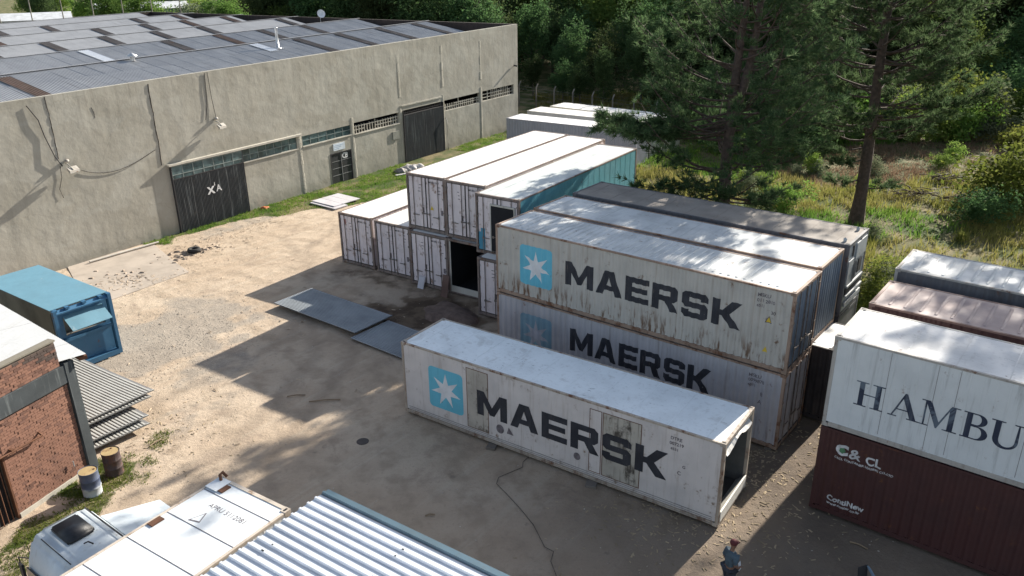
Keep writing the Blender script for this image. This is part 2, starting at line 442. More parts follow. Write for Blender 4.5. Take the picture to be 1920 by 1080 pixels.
def maersk(T, xs, prof, x0, x1, z0, h, lmat, logo, star, logo_box=(1.22, 2.76, .66, 2.30), loff=.004):
    word = 'MAERSK'; gap = .13; tot = sum(GL[c][0] for c in word) + gap * 5; k = (x1 - x0) / tot; x = x0; xb = []
    for c in word:
        vs, tri = tess(GL[c][1])
        drape('letter', [([(x + a * k, z0 + b * h) for a, b in vs], tri)], lmat, T, prof, xs, loff)
        x += (GL[c][0] + gap) * k
    a, b, c, d = logo_box
    vs, tri = tess([round_rect(a, b, c, d, .16)])
    lg = drape('logo_square', [(vs, tri)], logo, T, prof, xs, .003)
    vs, tri = tess([star_poly((a + b) / 2, (c + d) / 2 - .02, .68, .27)])
    drape('star_emblem', [(vs, tri)], star, lg, prof, xs, .0055)

# ------------------------------------------------------------------ ground
WO = np.array([-20.89, 48.2]); WTH = R(56.08)                    # warehouse front wall: origin and direction
WD = np.array([math.cos(WTH), math.sin(WTH)]); WN = np.array([-WD[1], WD[0]])
def sstep(a, b, x): t = np.clip((x - a) / (b - a), 0, 1); return t * t * (3 - 2 * t)
rng = np.random.default_rng(5)
def vnoise(x, y, sc, seed):
    """smooth value noise in numpy"""
    r = np.random.default_rng(seed); g = r.random((256, 256))
    X = x / sc; Y = y / sc; xi = np.floor(X).astype(int); yi = np.floor(Y).astype(int); fx = X - xi; fy = Y - yi
    fx = fx * fx * (3 - 2 * fx); fy = fy * fy * (3 - 2 * fy)
    a = g[xi % 256, yi % 256]; b = g[(xi + 1) % 256, yi % 256]; c = g[xi % 256, (yi + 1) % 256]; d = g[(xi + 1) % 256, (yi + 1) % 256]
    return (a * (1 - fx) + b * fx) * (1 - fy) + (c * (1 - fx) + d * fx) * fy
def field_mask(x, y):
    """1 where vegetation, 0 in the dirt yard"""
    t = (x + .633) * .617 + (y - 30.866) * .787                       # distance behind the stacked rows
    a = sstep(6.2, 8.2, t + 1.6 * (vnoise(x, y, 3, 1) - .5))
    dx, dy = x - WO[0], y - WO[1]; s = dx * WD[0] + dy * WD[1]; d = -(dx * WN[0] + dy * WN[1])
    b = np.interp(s, [-4.5, -2, 4, 7, 12, 20, 60], [0, 1.0, 1.7, 3.0, 6.5, 12, 14])
    v = sstep(.3, -.5, d - b + 1.5 * (vnoise(x, y, 1.7, 2) - .5)) * sstep(-3.5, -1.5, s)
    inl = sstep(9.0, 14.0, s) * 0
    a = np.where((s < 30) & (d < 14.5) & (d > 0), 0, a)
    a = np.where((x < -12) , 0, a)
    w1 = sstep(1.1, .5, np.hypot((x + 13.6) / 1.5, (y - 21.9) / 2.3) + .5 * (vnoise(x, y, .8, 3) - .5))   # weeds by the barrels
    w2 = sstep(1.1, .4, np.hypot((x + 12.6), (y - 24.3) / 1.6) + .9 * (vnoise(x, y, .8, 4) - .5)) * .55
    w3 = sstep(1.1, .5, np.hypot((x + 14.3) / 1.0, (y - 19.2) / 1.8) + .5 * (vnoise(x, y, .8, 3) - .5)) * .9
    return np.maximum.reduce([a, v, w1 * (.45 + .55 * (vnoise(x, y, .6, 51) > .45)), w2 * .8, w3 * (.45 + .55 * (vnoise(x, y, .6, 52) > .45))])
def zground(x, y):
    return .03 * (vnoise(x, y, 2.5, 11) - .5) + .02 * (vnoise(x, y, .7, 12) - .5) + .45 * sstep(60, 110, np.hypot(x - 35, y - 80) * 0 + (y + x * .7)) * vnoise(x, y, 9, 13) * (x > 12)
gx = np.concatenate([[-1500, -700, -350, -180, -100, -60, -42], np.arange(-32, 46, .3), [52, 62, 80, 110, 160, 260, 500, 900, 1500]])
gy = np.concatenate([[-600, -200, -60, -15, 2], np.arange(9, 74, .3), np.arange(74, 112, .8), [118, 130, 150, 180, 230, 320, 500, 900, 1600]])
GX, GY = np.meshgrid(gx, gy, indexing='ij'); nx, ny = GX.shape
GZ = zground(GX, GY); GZ = np.where((abs(GX) > 60) | (GY > 130) | (GY < 5), 0, GZ)
V = np.stack([GX.ravel(), GY.ravel(), GZ.ravel()], 1)
ii = (np.arange(nx - 1)[:, None] * ny + np.arange(ny - 1)[None, :]).ravel()
F = np.stack([ii, ii + ny, ii + ny + 1, ii + 1], 1)
t = NT('yard_ground'); v = t.coords(False)
at = t.node('ShaderNodeAttribute', attribute_name='cover'); sp = t.node('ShaderNodeSeparateColor'); t.L(at.outputs['Color'], sp.inputs[0])
n_big = t.noise(v, .22, 5); n_mid = t.noise(v, 1.3, 6, .6); n_fine = t.noise(v, 9, 4, .7); n_gr = t.noise(v, 28, 3, .8)
sand = t.mix(t.ramp(n_big, .35, .65), (.43, .335, .245), (.505, .41, .31))
sand = t.mix(t.ramp(n_mid, .45, .72), sand, (.36, .285, .21))
# tyre wear running along the yard
trk = t.noise(t.scale(v, (1, 1, 1)), .9, 3); tk = t.node('ShaderNodeMapping'); tk.inputs['Rotation'].default_value = (0, 0, -R(52)); t.L(v, tk.inputs[0])
tn = t.noise(t.scale(tk.outputs[0], (.10, 2.2, 1)), 1.0, 4, .6)
sand = t.mix(t.math('MULTIPLY', t.ramp(tn, .5, .68), .45), sand, (.52, .44, .34))
arc_ = t.node('ShaderNodeTexWave', wave_type='RINGS', rings_direction='SPHERICAL'); mpa = t.node('ShaderNodeMapping'); mpa.inputs['Location'].default_value = (34, -10, 0); t.L(v, mpa.inputs[0]); t.L(mpa.outputs[0], arc_.inputs['Vector'])
arc_.inputs['Scale'].default_value = .16; arc_.inputs['Distortion'].default_value = 2.5; arc_.inputs['Detail'].default_value = 3; arc_.inputs['Detail Scale'].default_value = .6
sand = t.mix(t.math('MULTIPLY', t.math('MULTIPLY', t.ramp(arc_.outputs['Fac'], .62, .9), t.ramp(n_mid, .35, .6)), .5), sand, (.33, .26, .19))
pb = t.noise(v, .55, 7, .7, .6); sand = t.mix(t.math('MULTIPLY', t.ramp(pb, .54, .66), .55), sand, (.30, .235, .18))
sand = t.mix(t.math('MULTIPLY', t.ramp(n_fine, .52, .68), .35), sand, (.30, .24, .18))
gravel = t.mix(t.ramp(n_gr, .35, .65), (.17, .155, .135), (.34, .315, .28))
edge = t.math('ADD', sp.outputs[0], t.math('MULTIPLY', t.math('SUBTRACT', n_mid, .5), .9))
c = t.mix(t.ramp(edge, .35, .75, 0, .62), sand, gravel)
c = t.mix(t.math('MULTIPLY', t.ramp(n_gr, .60, .75), .35), c, (.22, .17, .12))
c = t.mix(t.math('MULTIPLY', at.outputs['Alpha'], .85), c, t.mix(t.ramp(n_mid, .4, .65), (.082, .064, .052), (.13, .10, .076)))  # dark brown carries painted shade as well as soil colour and tracks
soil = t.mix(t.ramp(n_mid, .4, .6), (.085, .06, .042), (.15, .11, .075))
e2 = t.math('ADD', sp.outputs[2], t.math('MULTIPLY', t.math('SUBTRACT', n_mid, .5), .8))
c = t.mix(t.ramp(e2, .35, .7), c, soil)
gr = t.mix(t.ramp(t.noise(v, .5, 5), .4, .62), (.060, .085, .022), (.20, .165, .085))
gr = t.mix(t.ramp(n_fine, .5, .7), gr, (.035, .045, .015))
e1 = t.math('ADD', sp.outputs[1], t.math('MULTIPLY', t.math('SUBTRACT', n_fine, .5), .8))
c = t.mix(t.ramp(e1, .35, .65), c, gr)
sn = t.noise(v, 1.1, 4); c = t.mix(t.math('MULTIPLY', t.ramp(sn, .66, .72), .4), c, (.12, .10, .085))
t.bump(t.math('ADD', t.math('MULTIPLY', n_fine, .6), t.math('ADD', t.math('MULTIPLY', n_gr, .35), t.math('MULTIPLY', n_mid, 1.8))), .045, .8)
M_ground = t.fin(c, .95, 0, .2)
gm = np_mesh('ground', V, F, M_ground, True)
x, y = GX.ravel(), GY.ravel()
def blob(cx, cy, rx, ry, rot=0, soft=.5):
    c_, s_ = math.cos(R(rot)), math.sin(R(rot)); a = ((x - cx) * c_ + (y - cy) * s_) / rx; b = (-(x - cx) * s_ + (y - cy) * c_) / ry
    return sstep(1 + soft, 1 - soft, np.hypot(a, b) + .8 * (vnoise(x, y, 1.1, 7) - .5) + .4 * (vnoise(x, y, .45, 8) - .5))
grav = np.maximum.reduce([blob(-15.6, 33.4, 2.6, 4.0, -30), blob(-12.5, 30.2, 1.6, 2.0) * .6, blob(-15.5, 36.5, 2.2, 1.5) * .7, blob(-12, 26.5, 2.4, 1.2, 50) * .5, blob(-17.6, 49.3, 3.2, 1.2, 56) * .6])
veg = np.where((abs(x) > 45) | (y > 74), np.where(x < -20, 1, field_mask(x, y)), field_mask(x, y)); veg = np.maximum(veg, (y > 112) * 1.0); veg = np.maximum(veg, (x > 48) * 1.0)
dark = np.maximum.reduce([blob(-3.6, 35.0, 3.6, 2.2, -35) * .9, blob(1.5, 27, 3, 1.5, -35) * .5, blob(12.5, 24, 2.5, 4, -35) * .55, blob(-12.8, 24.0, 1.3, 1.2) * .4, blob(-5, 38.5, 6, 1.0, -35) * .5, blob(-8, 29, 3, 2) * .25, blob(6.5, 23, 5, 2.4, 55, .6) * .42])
tone = np.clip(sstep(-4, 10, x * .9 - (y - 22) * .45) * sstep(34, 24, y) * (x > -9) * .95 + .45 * sstep(7, 3, np.hypot(x + 1.5, y - 35.2)), 0, 1) * (.75 + .5 * vnoise(x, y, 2.2, 17))  # alpha mask: browner soil plus deep shade painted over the bottom-right ground
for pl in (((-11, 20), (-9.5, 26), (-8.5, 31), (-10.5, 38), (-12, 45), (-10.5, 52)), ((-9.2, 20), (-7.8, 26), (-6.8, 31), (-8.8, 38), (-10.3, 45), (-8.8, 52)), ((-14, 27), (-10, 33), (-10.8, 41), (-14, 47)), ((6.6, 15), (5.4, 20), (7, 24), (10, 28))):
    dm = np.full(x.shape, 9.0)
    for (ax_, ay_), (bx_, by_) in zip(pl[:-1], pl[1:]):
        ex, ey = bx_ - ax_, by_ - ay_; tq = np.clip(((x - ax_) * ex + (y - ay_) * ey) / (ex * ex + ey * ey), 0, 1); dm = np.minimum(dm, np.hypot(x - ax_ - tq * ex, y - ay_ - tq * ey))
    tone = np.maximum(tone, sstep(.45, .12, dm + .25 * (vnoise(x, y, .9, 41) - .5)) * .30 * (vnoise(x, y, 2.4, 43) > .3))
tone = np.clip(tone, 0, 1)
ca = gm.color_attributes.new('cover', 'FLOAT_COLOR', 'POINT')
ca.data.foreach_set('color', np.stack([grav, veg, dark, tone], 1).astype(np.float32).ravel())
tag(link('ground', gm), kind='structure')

# concrete slab by the warehouse wall
M_conc = paint('yard_concrete', (.42, .36, .30), .9, .0, rust=0, dirt=.25)
MB().prism([(-25.5, 43.2, .0), (-20.9, 36.5, .0), (-17.7, 41.3, .0), (-19.1, 42.9, 0), (-21.6, 46.1, .0), (-23.5, 44.6, 0)], (0, 0, .035)).build('concrete_slab', M_conc)
tag(bpy.data.objects['concrete_slab'], kind='structure')

# ------------------------------------------------------------------ warehouse
t = NT('wall_plaster'); v = t.coords(False)
n1 = t.noise(v, .35, 5); n2 = t.noise(t.scale(v, (2.4, 2.4, .16)), 1.0, 6, .6); n3 = t.noise(v, 3.5, 6, .65)
c = t.mix(t.ramp(n1, .3, .7), (.325, .305, .255), (.40, .38, .325))
c = t.mix(t.math('MULTIPLY', t.ramp(n2, .5, .78), .5), c, (.235, .225, .19))
big = t.noise(t.scale(v, (.5, 1, .8)), .55, 3); c = t.mix(t.math('MULTIPLY', t.ramp(big, .5, .56), .22), c, (.47, .46, .41))
sz = t.node('ShaderNodeSeparateXYZ'); t.L(v, sz.inputs[0]); dr = t.noise(t.scale(v, (5, 1, .12)), 1.0, 4, .6)
c = t.mix(t.math('MULTIPLY', t.math('MULTIPLY', t.ramp(sz.outputs['Z'], 6.5, 9.4), t.ramp(dr, .52, .70)), .38), c, (.18, .17, .15))
c = t.mix(t.math('MULTIPLY', t.ramp(t.math('ADD', sz.outputs['Z'], t.math('MULTIPLY', n3, 1.2)), .7, 1.5, 1, 0), .45), c, (.21, .20, .165))
c = t.mix(t.math('MULTIPLY', t.ramp(n2, .22, .45, 1, 0), .35), c, (.45, .43, .37))
c = t.mix(t.math('MULTIPLY', t.ramp(n3, .55, .8), .3), c, (.26, .25, .215))
vo = t.node('ShaderNodeTexVoronoi', feature='DISTANCE_TO_EDGE'); vo.inputs['Scale'].default_value = .16; vo.inputs['Randomness'].default_value = 1
wv = t.node('ShaderNodeVectorMath', operation='ADD'); nn = t.node('ShaderNodeTexNoise'); nn.inputs['Scale'].default_value = 1.2; t.L(v, nn.inputs['Vector']); t.L(v, wv.inputs[0]); t.L(nn.outputs['Color'], wv.inputs[1]); t.L(wv.outputs[0], vo.inputs['Vector'])
c = t.mix(t.ramp(vo.outputs['Distance'], 0, .004, .22, 0), c, (.17, .16, .13))
t.bump(t.math('ADD', t.noise(v, .8, 4), t.math('MULTIPLY', n3, .10)), .12, .45)
M_wall = t.fin(c, .95, 0, .15)
M_conc2 = paint('lintel_concrete', (.50, .47, .40), .9, .4, rust=0, dirt=.3)
M_wdark = simple('shaded_inside_wall', (.045, .032, .028), .9, 0, .3)  # shade on the parapet's inner face is put into this dark brown
t = NT('roof_sheet_grey'); v = t.coords()
n1 = t.noise(v, .7, 4); oi = t.node('ShaderNodeObjectInfo')
c = t.mix(t.ramp(n1, .3, .7), (.30, .305, .31), (.36, .365, .37))
c = t.mix(t.math('MULTIPLY', oi.outputs['Random'], .28), c, (.18, .195, .22))
st = t.noise(t.scale(v, (3, .25, 1)), 1.2, 5, .6); c = t.mix(t.math('MULTIPLY', t.ramp(st, .55, .75), .45), c, (.11, .105, .10))
M_roof = t.fin(c, .55, 0, .4)
M_sky = paint('skylight_brown', (.105, .09, .08), .6, .6, (.16, .10, .07), rust=.25, dirt=.4, axis='y')
M_skyred = paint('skylight_rusty', (.13, .08, .055), .6, .6, (.05, .04, .03), rust=.3, dirt=.4, axis='y')
M_newsheet = simple('new_white_sheet', (.72, .74, .76), .5, 0, .05)
M_glass = simple('old_window_glass', (.055, .095, .10), .25, 0, .5, 2)
M_glass2 = simple('old_window_glass_pale', (.10, .155, .16), .3, 0, .4, 2)
M_mull = simple('window_steel_bars', (.20, .24, .23), .6, 0, .3)
M_gate = paint('black_gate_sheet', (.022, .027, .032), .55, .75, (.20, .22, .22), rust=.12, rustc=(.06, .05, .04), dirt=.3)

WH = thing('warehouse', 'large grey plastered warehouse with corrugated multi-ridge roof along the yard', 'warehouse', (WO[0], WO[1], 0), WTH)
WL, WR, WDEP = -17.0, 38.9, 58.0
def ztop(s, t_=0): return 9.41 + .011 * s - .005 * t_
gates = [(.12, 5.5, -.3, 4.18), (21.75, 27.0, -.3, 4.28)]
doorr = (13.42, 15.6, -.3, 2.3)
wins = [(5.56, 10.35, 3.36, 4.18), (10.86, 15.74, 3.42, 4.14), (16.12, 21.3, 3.36, 4.22), (27.22, 32.5, 3.38, 4.30), (32.95, 38.14, 3.40, 4.32)]
holes = gates + [doorr] + wins
xb = sorted({WL, WR, *[h[0] for h in holes], *[h[1] for h in holes]}); zb = sorted({-.3, *[h[2] for h in holes], *[h[3] for h in holes]})
def solid(i, j):
    if i < 0 or i >= len(xb) - 1 or j < 0 or j >= len(zb): return False
    xc = (xb[i] + xb[i + 1]) / 2; zc = (zb[j] + zb[j + 1]) / 2 if j < len(zb) - 1 else 6
    return not any(h[0] < xc < h[1] and h[2] < zc < h[3] for h in holes)
mb = MB(); TH = .25
for i in range(len(xb) - 1):
    for j in range(len(zb)):
        if not solid(i, j): continue
        x0, x1 = xb[i], xb[i + 1]; z0 = zb[j]; za = zb[j + 1] if j < len(zb) - 1 else ztop(x0); zc = zb[j + 1] if j < len(zb) - 1 else ztop(x1)
        mb.quad((x0, 0, z0), (x1, 0, z0), (x1, 0, zc), (x0, 0, za)); mb.quad((x1, TH, z0), (x0, TH, z0), (x0, TH, za), (x1, TH, zc))
        if j == len(zb) - 1: mb.quad((x0, 0, za), (x1, 0, zc), (x1, TH, zc), (x0, TH, za))
        elif not solid(i, j + 1): mb.quad((x0, 0, za), (x1, 0, zc), (x1, TH, zc), (x0, TH, za))
        if j > 0 and not solid(i, j - 1): mb.quad((x0, TH, z0), (x1, TH, z0), (x1, 0, z0), (x0, 0, z0))
        if not solid(i - 1, j): mb.quad((x0, TH, z0), (x0, 0, z0), (x0, 0, za), (x0, TH, za))
        if not solid(i + 1, j): mb.quad((x1, 0, z0), (x1, TH, z0), (x1, TH, zc), (x1, 0, zc))
mb.build('front_wall', M_wall, WH)
def wallbox(name, x0, x1, y0, y1, mt):
    mb = MB(); q = [(x0, y0), (x1, y0), (x1, y1), (x0, y1)]
    mb.add([(a, b, -.3) for a, b in q] + [(a, b, ztop(a, b)) for a, b in q], [(0, 1, 5, 4), (1, 2, 6, 5), (2, 3, 7, 6), (3, 0, 4, 7), (4, 5, 6, 7)]); return mb.build(name, mt, WH)
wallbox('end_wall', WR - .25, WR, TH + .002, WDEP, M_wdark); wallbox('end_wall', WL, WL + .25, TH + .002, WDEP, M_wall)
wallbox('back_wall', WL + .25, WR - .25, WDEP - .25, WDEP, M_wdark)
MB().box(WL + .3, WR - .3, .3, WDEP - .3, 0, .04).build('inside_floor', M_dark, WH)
# thin plaster piers, ledge and sills
random.seed(3)
for s0, z1 in ((10.60, 4.26), (15.93, 9.3), (21.52, 9.4), (27.10, 9.6), (32.72, 9.5)):
    mb = MB(); n = 14; low_ = True
    for k in range(n):
        za, zc = z1 * k / n, z1 * (k + 1) / n
        if low_ and za > 4.3: mb.build('plaster_pier', M_wall, WH); mb = MB(); low_ = False
        if za > 4.3 and (s0 < 20 or za < 5.2 or za > 8.7): continue
        w_ = .13 + random.uniform(-.03, .05); d = .035 if za < 4.3 else random.choice([.008, .015, .03, .022])
        mb.add([(s0 - w_, -.001, za), (s0 + w_, -.001, za), (s0 + w_, -.001, zc), (s0 - w_, -.001, zc), (s0 - w_ * .5, -d, za + .02), (s0 + w_ * .5, -d, za + .02), (s0 + w_ * .5, -d, zc - .0), (s0 - w_ * .5, -d, zc)],
               [(0, 1, 5, 4), (1, 2, 6, 5), (2, 3, 7, 6), (3, 0, 4, 7), (4, 5, 6, 7)])
    if mb.v: mb.build('plaster_pier', M_wall, WH)
MB().box(-.02, 10.72, -.26, -.001, 4.25, 4.37).build('lintel_ledge', M_conc2, WH)
MB().box(21.6, 26.9, -.07, -.001, 4.62, 4.72).build('rough_plaster_band', M_wall, WH)
for a, b, z in ((5.6, 10.4, 3.29), (10.86, 15.74, 3.35), (16.12, 21.3, 3.31)): MB().box(a, b, -.07, -.001, z, z + .065).build('window_sill', M_conc2, WH)
# wide gates
def gate(x0, x1, z1, nleaf, mt, proud, ztr, npane):
    g = MB()
    g.box(x0 - .05, x0, -proud, .1, 0, ztr + .05).box(x1, x1 + .05, -proud, .1, 0, ztr + .05)
    g.box(x0, x1, -proud, .1, z1, z1 + .06)
    G = g.build('gate', M_gasket, WH)
    wl = (x1 - x0) / nleaf
    for k in range(nleaf):
        a = x0 + k * wl + .015; b = a + wl - .03; pts = [(a, -proud + .01)]; xx = a
        while xx < b - .1: pts += [(xx + .03, -proud + .01), (xx + .045, -proud + .035), (xx + .075, -proud + .035), (xx + .09, -proud + .01)]; xx += .1
        pts += [(b, -proud + .01)]
        l = ribbed(pts, .03, z1 - .01, mt, 'gate_leaf', G, back=-proud + .07)
    if npane:
        f = MB(); h0, h1 = z1 + .06, ztr; n = npane; px = (x1 - x0) / n
        for k in range(n + 1): f.box(x0 + k * px - .025, x0 + k * px + .025, -proud + .01, -proud + .05, h0, h1)
        f.box(x0, x1, -proud + .012, -proud + .048, h1 - .04, h1); f.box(x0, x1, -proud + .012, -proud + .048, h0 + .22, h0 + .27)
        fr = f.build('window_frame', M_mull, G)
        for k in range(n):
            for zz0, zz1 in ((h0, h0 + .22), (h0 + .27, h1 - .04)):
                MB().box(x0 + k * px + .025, x0 + (k + 1) * px - .025, -proud + .028, -proud + .034, zz0, zz1).build('pane', M_glass if (k * 7 + int(zz0 * 10)) % 3 else M_glass2, fr)
    return G
G1 = gate(.17, 5.45, 3.36, 4, M_gate, .17, 4.2, 7); G2 = gate(21.8, 26.95, 3.86, 4, M_gate, .12, 4.2, 0)
G1['label'] = 'weathered black gate with white scrawled letters and a row of panes above'
mb = MB()     # scrawled white letters on the gate
vs, fs = text_shapes('X', .62, .03, 1.1); mb.add([(2.45 + a, -.178, 1.95 + b) for a, b in vs], fs)
vs, fs = text_shapes('A', .58, .015); mb.add([(3.10 + a, -.1785, 2.0 + b) for a, b in vs], fs)
mb.add([(2.98, -.179, 2.40), (3.05, -.179, 2.40), (3.03, -.179, 2.62), (2.99, -.179, 2.62)], [(0, 1, 2, 3)])
mb.build('scrawled_letters', M_white, G1)
g = MB()
for k in range(22): g.box(21.8 + k * .235, 21.83 + k * .235, -.06, -.03, 3.93, 4.22)
g.box(21.8, 26.95, -.055, -.035, 4.06, 4.09).build('transom_grille', M_gasket, G2)
# windows
def window(x0, x1, z0, z1, n, rows, glazed, name='window'):
    f = MB(); dx = (x1 - x0) / n; dz = (z1 - z0) / rows; y0, y1 = .05, .09
    for k in range(n + 1): f.box(x0 + k * dx - .022, x0 + k * dx + .022, y0, y1, z0, z1)
    for k in range(rows + 1): f.box(x0, x1, y0 + .004, y1 - .004, z0 + k * dz - .02, z0 + k * dz + .02)
    W_ = f.build(name, M_mull, WH)
    if glazed:
        r = random.Random(int(x0 * 10))
        for k in range(n):
            for j in range(rows):
                MB().box(x0 + k * dx + .022, x0 + (k + 1) * dx - .022, .067, .073, z0 + j * dz + .02, z0 + (j + 1) * dz - .02).build('pane', r.choice([M_glass, M_glass, M_glass2]), W_)
    return W_
window(5.56, 10.35, 3.36, 4.18, 7, 2, True); window(10.86, 15.74, 3.42, 4.14, 6, 2, True)
def grille(x0, x1, z0, z1, seed, fill):     # broken concrete block grille
    r = random.Random(seed); f = MB(); n = int((x1 - x0) / .3); dx = (x1 - x0) / n
    for k in range(n + 1):
        h = z0 + (z1 - z0) * (fill if r.random() < .8 else r.uniform(.3, 1))
        if r.random() < .9: f.box(x0 + k * dx - .03, x0 + k * dx + .03, .08, .16, z0, h)
    for zz in (z0 + .02, z0 + (z1 - z0) * .33, z0 + (z1 - z0) * .66 * min(1, fill + .2)):
        a = x0
        while a < x1 - .4:
            b = min(x1, a + r.uniform(.5, 1.6)); 
            if r.random() < .85: f.box(a, b, .085, .155, zz - .025, zz + .025)
            a = b + .04
    return f.build('block_grille', M_conc2, WH)
grille(16.12, 21.3, 3.36, 4.22, 1, .75); grille(27.22, 32.5, 3.38, 4.30, 2, .62); grille(32.95, 38.14, 3.40, 4.32, 5, .95)
# small double door with letters, sign and meter box
g = MB().box(13.40, 13.47, -.03, .12, 0, 2.34).box(15.55, 15.62, -.03, .12, 0, 2.34).box(13.47, 15.55, -.03, .12, 2.27, 2.34)
D1 = g.build('service_door', M_gasket, WH)
M_door = simple('black_door', (.018, .02, .024), .5)
for k in range(2):
    a = 13.48 + k * 1.035; l = MB().box(a, a + 1.03, .03, .07, .03, 2.26).build('door_leaf', M_door, D1)
    g = MB()
    for zz in (.6, 1.13, 1.66): g.box(a + .02, a + 1.0, .012, .029, zz, zz + .04)
    g.build('door_rail', M_steel, l)
MB().box(14.48, 14.53, -.01, .028, .1, 2.2).build('door_post', M_steel, D1)
mb = MB()
for ch, dx_ in (('C', 0), ('B', .30)):
    vs, fs = text_shapes(ch, .55, .02); mb.add([(14.62 + dx_ + a, .022 - dx_ * .002, 1.80 + b) for a, b in vs], fs)
mb.build('door_letters', M_white, D1)
sg = MB().box(13.75, 14.95, -.05, -.005, 2.5, 3.02).build('wall_sign', simple('sign_white', (.62, .68, .74), .4), WH)
mb = MB()
for k in range(3): mb.box(13.85, 14.75 - k * .2, -.056, -.051, 2.86 - k * .12, 2.90 - k * .12)
mb.build('sign_lines', simple('sign_blue_lines', (.35, .45, .58), .5), sg)
MB().box(20.35, 21.1, -.09, -.001, 2.15, 2.78).build('meter_box', simple('meter_box_grey', (.21, .21, .18), .7), WH)
# open white gate post beside the second gate
MB().tube([(27.12, -.16, 2.9), (27.16, -.30, 2.6), (27.16, -.30, .0)], .035, 6).build('drain_pipe', M_steel, WH)
# vertical joint and cracks
for s0, z0, z1, w_ in ((-6.25, 6.0, 9.3, .025), (-.28, 4.4, 9.2, .035)):
    pts = [(s0 + random.uniform(-.03, .03), -.004, z0 + (z1 - z0) * k / 12) for k in range(13)]
    MB().tube(pts, w_, 5).build('wall_joint', simple('joint_dark', (.07, .06, .05), .9), WH)
MB().tube([(-3.9, -.004, 8.4), (-3.8, -.004, 8.1), (-3.82, -.004, 7.8)], .015, 4).build('wall_crack', M_gasket, WH)
# cables
def cable(pts, r=.018, mat=M_gasket, name='wall_cable', par=WH): MB().tube(pts, r, 5).build(name, mat, par)
cable([(-5.2 + 4.6 * k / 14, -.05, 5.15 - .55 * math.sin(math.pi * (k / 14) ** .85) + .25 * k / 14) for k in range(15)])
cable([(3.62, -.04, 9.4), (3.55, -.05, 8.4), (3.45, -.04, 7.4), (3.2, -.04, 6.55)]); cable([(3.82, -.04, 9.4), (3.86, -.05, 7.8), (3.95, -.08, 6.5)])
cable([(-7.3, -.05, 9.0), (-6.9, -.09, 8.2), (-6.75, -.06, 7.3), (-6.5, -.12, 6.2), (-6.2, -.09, 5.6)], .03)
cable([(-6.3, -.05, 5.6), (-6.35, -.05, 5.0), (-6.6, -.05, 4.4), (-6.5, -.05, 3.9)], .014)
M_lamp = paint('lamp_housing', (.40, .38, .34), .5, .4, rust=.3)
def floodlight(s, z, ln, lb):
    T = thing('wall_floodlight', lb, 'floodlight', tuple(list(WO + WD * s) + [z]), WTH)
    MB().tube([(0, -.02, .35), (0, -.25, .30), (.05, -.55 * ln, .05)], .03, 6).build('bracket', M_lamp, T)
    MB().prism([(-.18, -.62 * ln, -.12), (.42, -.50 * ln, -.12), (.42, -.22 * ln, .04), (-.18, -.34 * ln, .04)], (0, 0, .14)).build('lamp_head', M_lamp, T)
    MB().lathe([(0, .0), (.10, .0), (.13, .06), (.10, .14), (0, .16)], 10, (.02, -.12, .42)).build('insulator', M_lamp, T)
    MB().prism([(-.14, -.60 * ln, -.13), (.38, -.485 * ln, -.13), (.38, -.24 * ln, -.122), (-.14, -.35 * ln, -.122)], (0, 0, .005)).build('lens', M_glass2, T)
floodlight(-5.95, 5.35, 1.0, 'old floodlight on the left part of the warehouse wall above a sagging cable')
floodlight(3.9, 6.05, 1.0, 'old floodlight hanging below two cables on the warehouse wall above the scrawled gate')
T = thing('security_camera', 'small security camera on the warehouse wall near its far right corner', 'camera', tuple(list(WO + WD * 38.1) + [6.0]), WTH)
MB().tube([(0, 0, 0), (0, -.22, .05)], .03, 6).build('bracket', M_lamp, T); MB().tube([(-.05, -.1, .12), (.08, -.42, .05)], .08, 8).build('camera_body', M_gasket, T)

# roof: five visible ridges parallel to the front wall, sheets one by one on the two nearest slopes
def zt(s, t_):
    """height of the roof surface"""
    base = ztop(s, t_) + .02
    RD = [10.5, 20.1, 29.6, 39.1, 48.5, 57.5]
    base += .05
    if t_ <= RD[0]: return base - .17 * (RD[0] - t_)
    for a, b in zip(RD[:-1], RD[1:]):
        if t_ <= b:
            md = (a + b) / 2; k = (t_ - a) / (md - a) if t_ < md else (b - t_) / (b - md); return base - .85 * k
    return base - .1 * (t_ - RD[-1])
PW = .177
def sheet_mesh(nc, ln, name, mat, lift=0.0, seg=8, amp=.017):
    k = nc * seg + 1; xs_ = np.arange(k) / seg * PW - nc * PW / 2
    zs = amp * np.cos(np.arange(k) / seg * 2 * np.pi) + lift
    V = np.concatenate([np.stack([xs_, np.full(k, y_), zs], 1) for y_ in (0, ln)]); i = np.arange(k - 1)
    return np_mesh(name, V, np.stack([i, i + 1, k + i + 1, k + i], 1), mat, True)
def place_sheet(me, s, t0, t1, name, lift=0.0, par=WH):
    o = link(name, me, par); a = Vector((s, t0, zt(s, t0))); b = Vector((s, t1, zt(s, t1))); yv = (b - a).normalized()
    xv = (Vector((s + .5, (t0 + t1) / 2, zt(s + .5, (t0 + t1) / 2))) - Vector((s - .5, (t0 + t1) / 2, zt(s - .5, (t0 + t1) / 2)))).normalized()
    zv = xv.cross(yv).normalized(); M = Matrix.Identity(4)
    for i in range(3): M[i][0], M[i][1], M[i][2], M[i][3] = xv[i], yv[i], zv[i], (a + zv * lift)[i]
    o.matrix_local = M; return o
NCS = 7; SW = NCS * PW
sh_me = sheet_mesh(NCS, 2.72, 'roof_sheet', M_roof)
rs = random.Random(9); cols = np.arange(WL + SW / 2 + .3, WR - .4 - SW / 2 + .01, SW)
for s in cols:
    for r_ in range(4): place_sheet(sh_me, s,   .02 + r_ * 2.62, .02 + r_ * 2.62 + 2.7, 'roof_sheet', .012 * (3 - r_) + rs.uniform(0, .012))
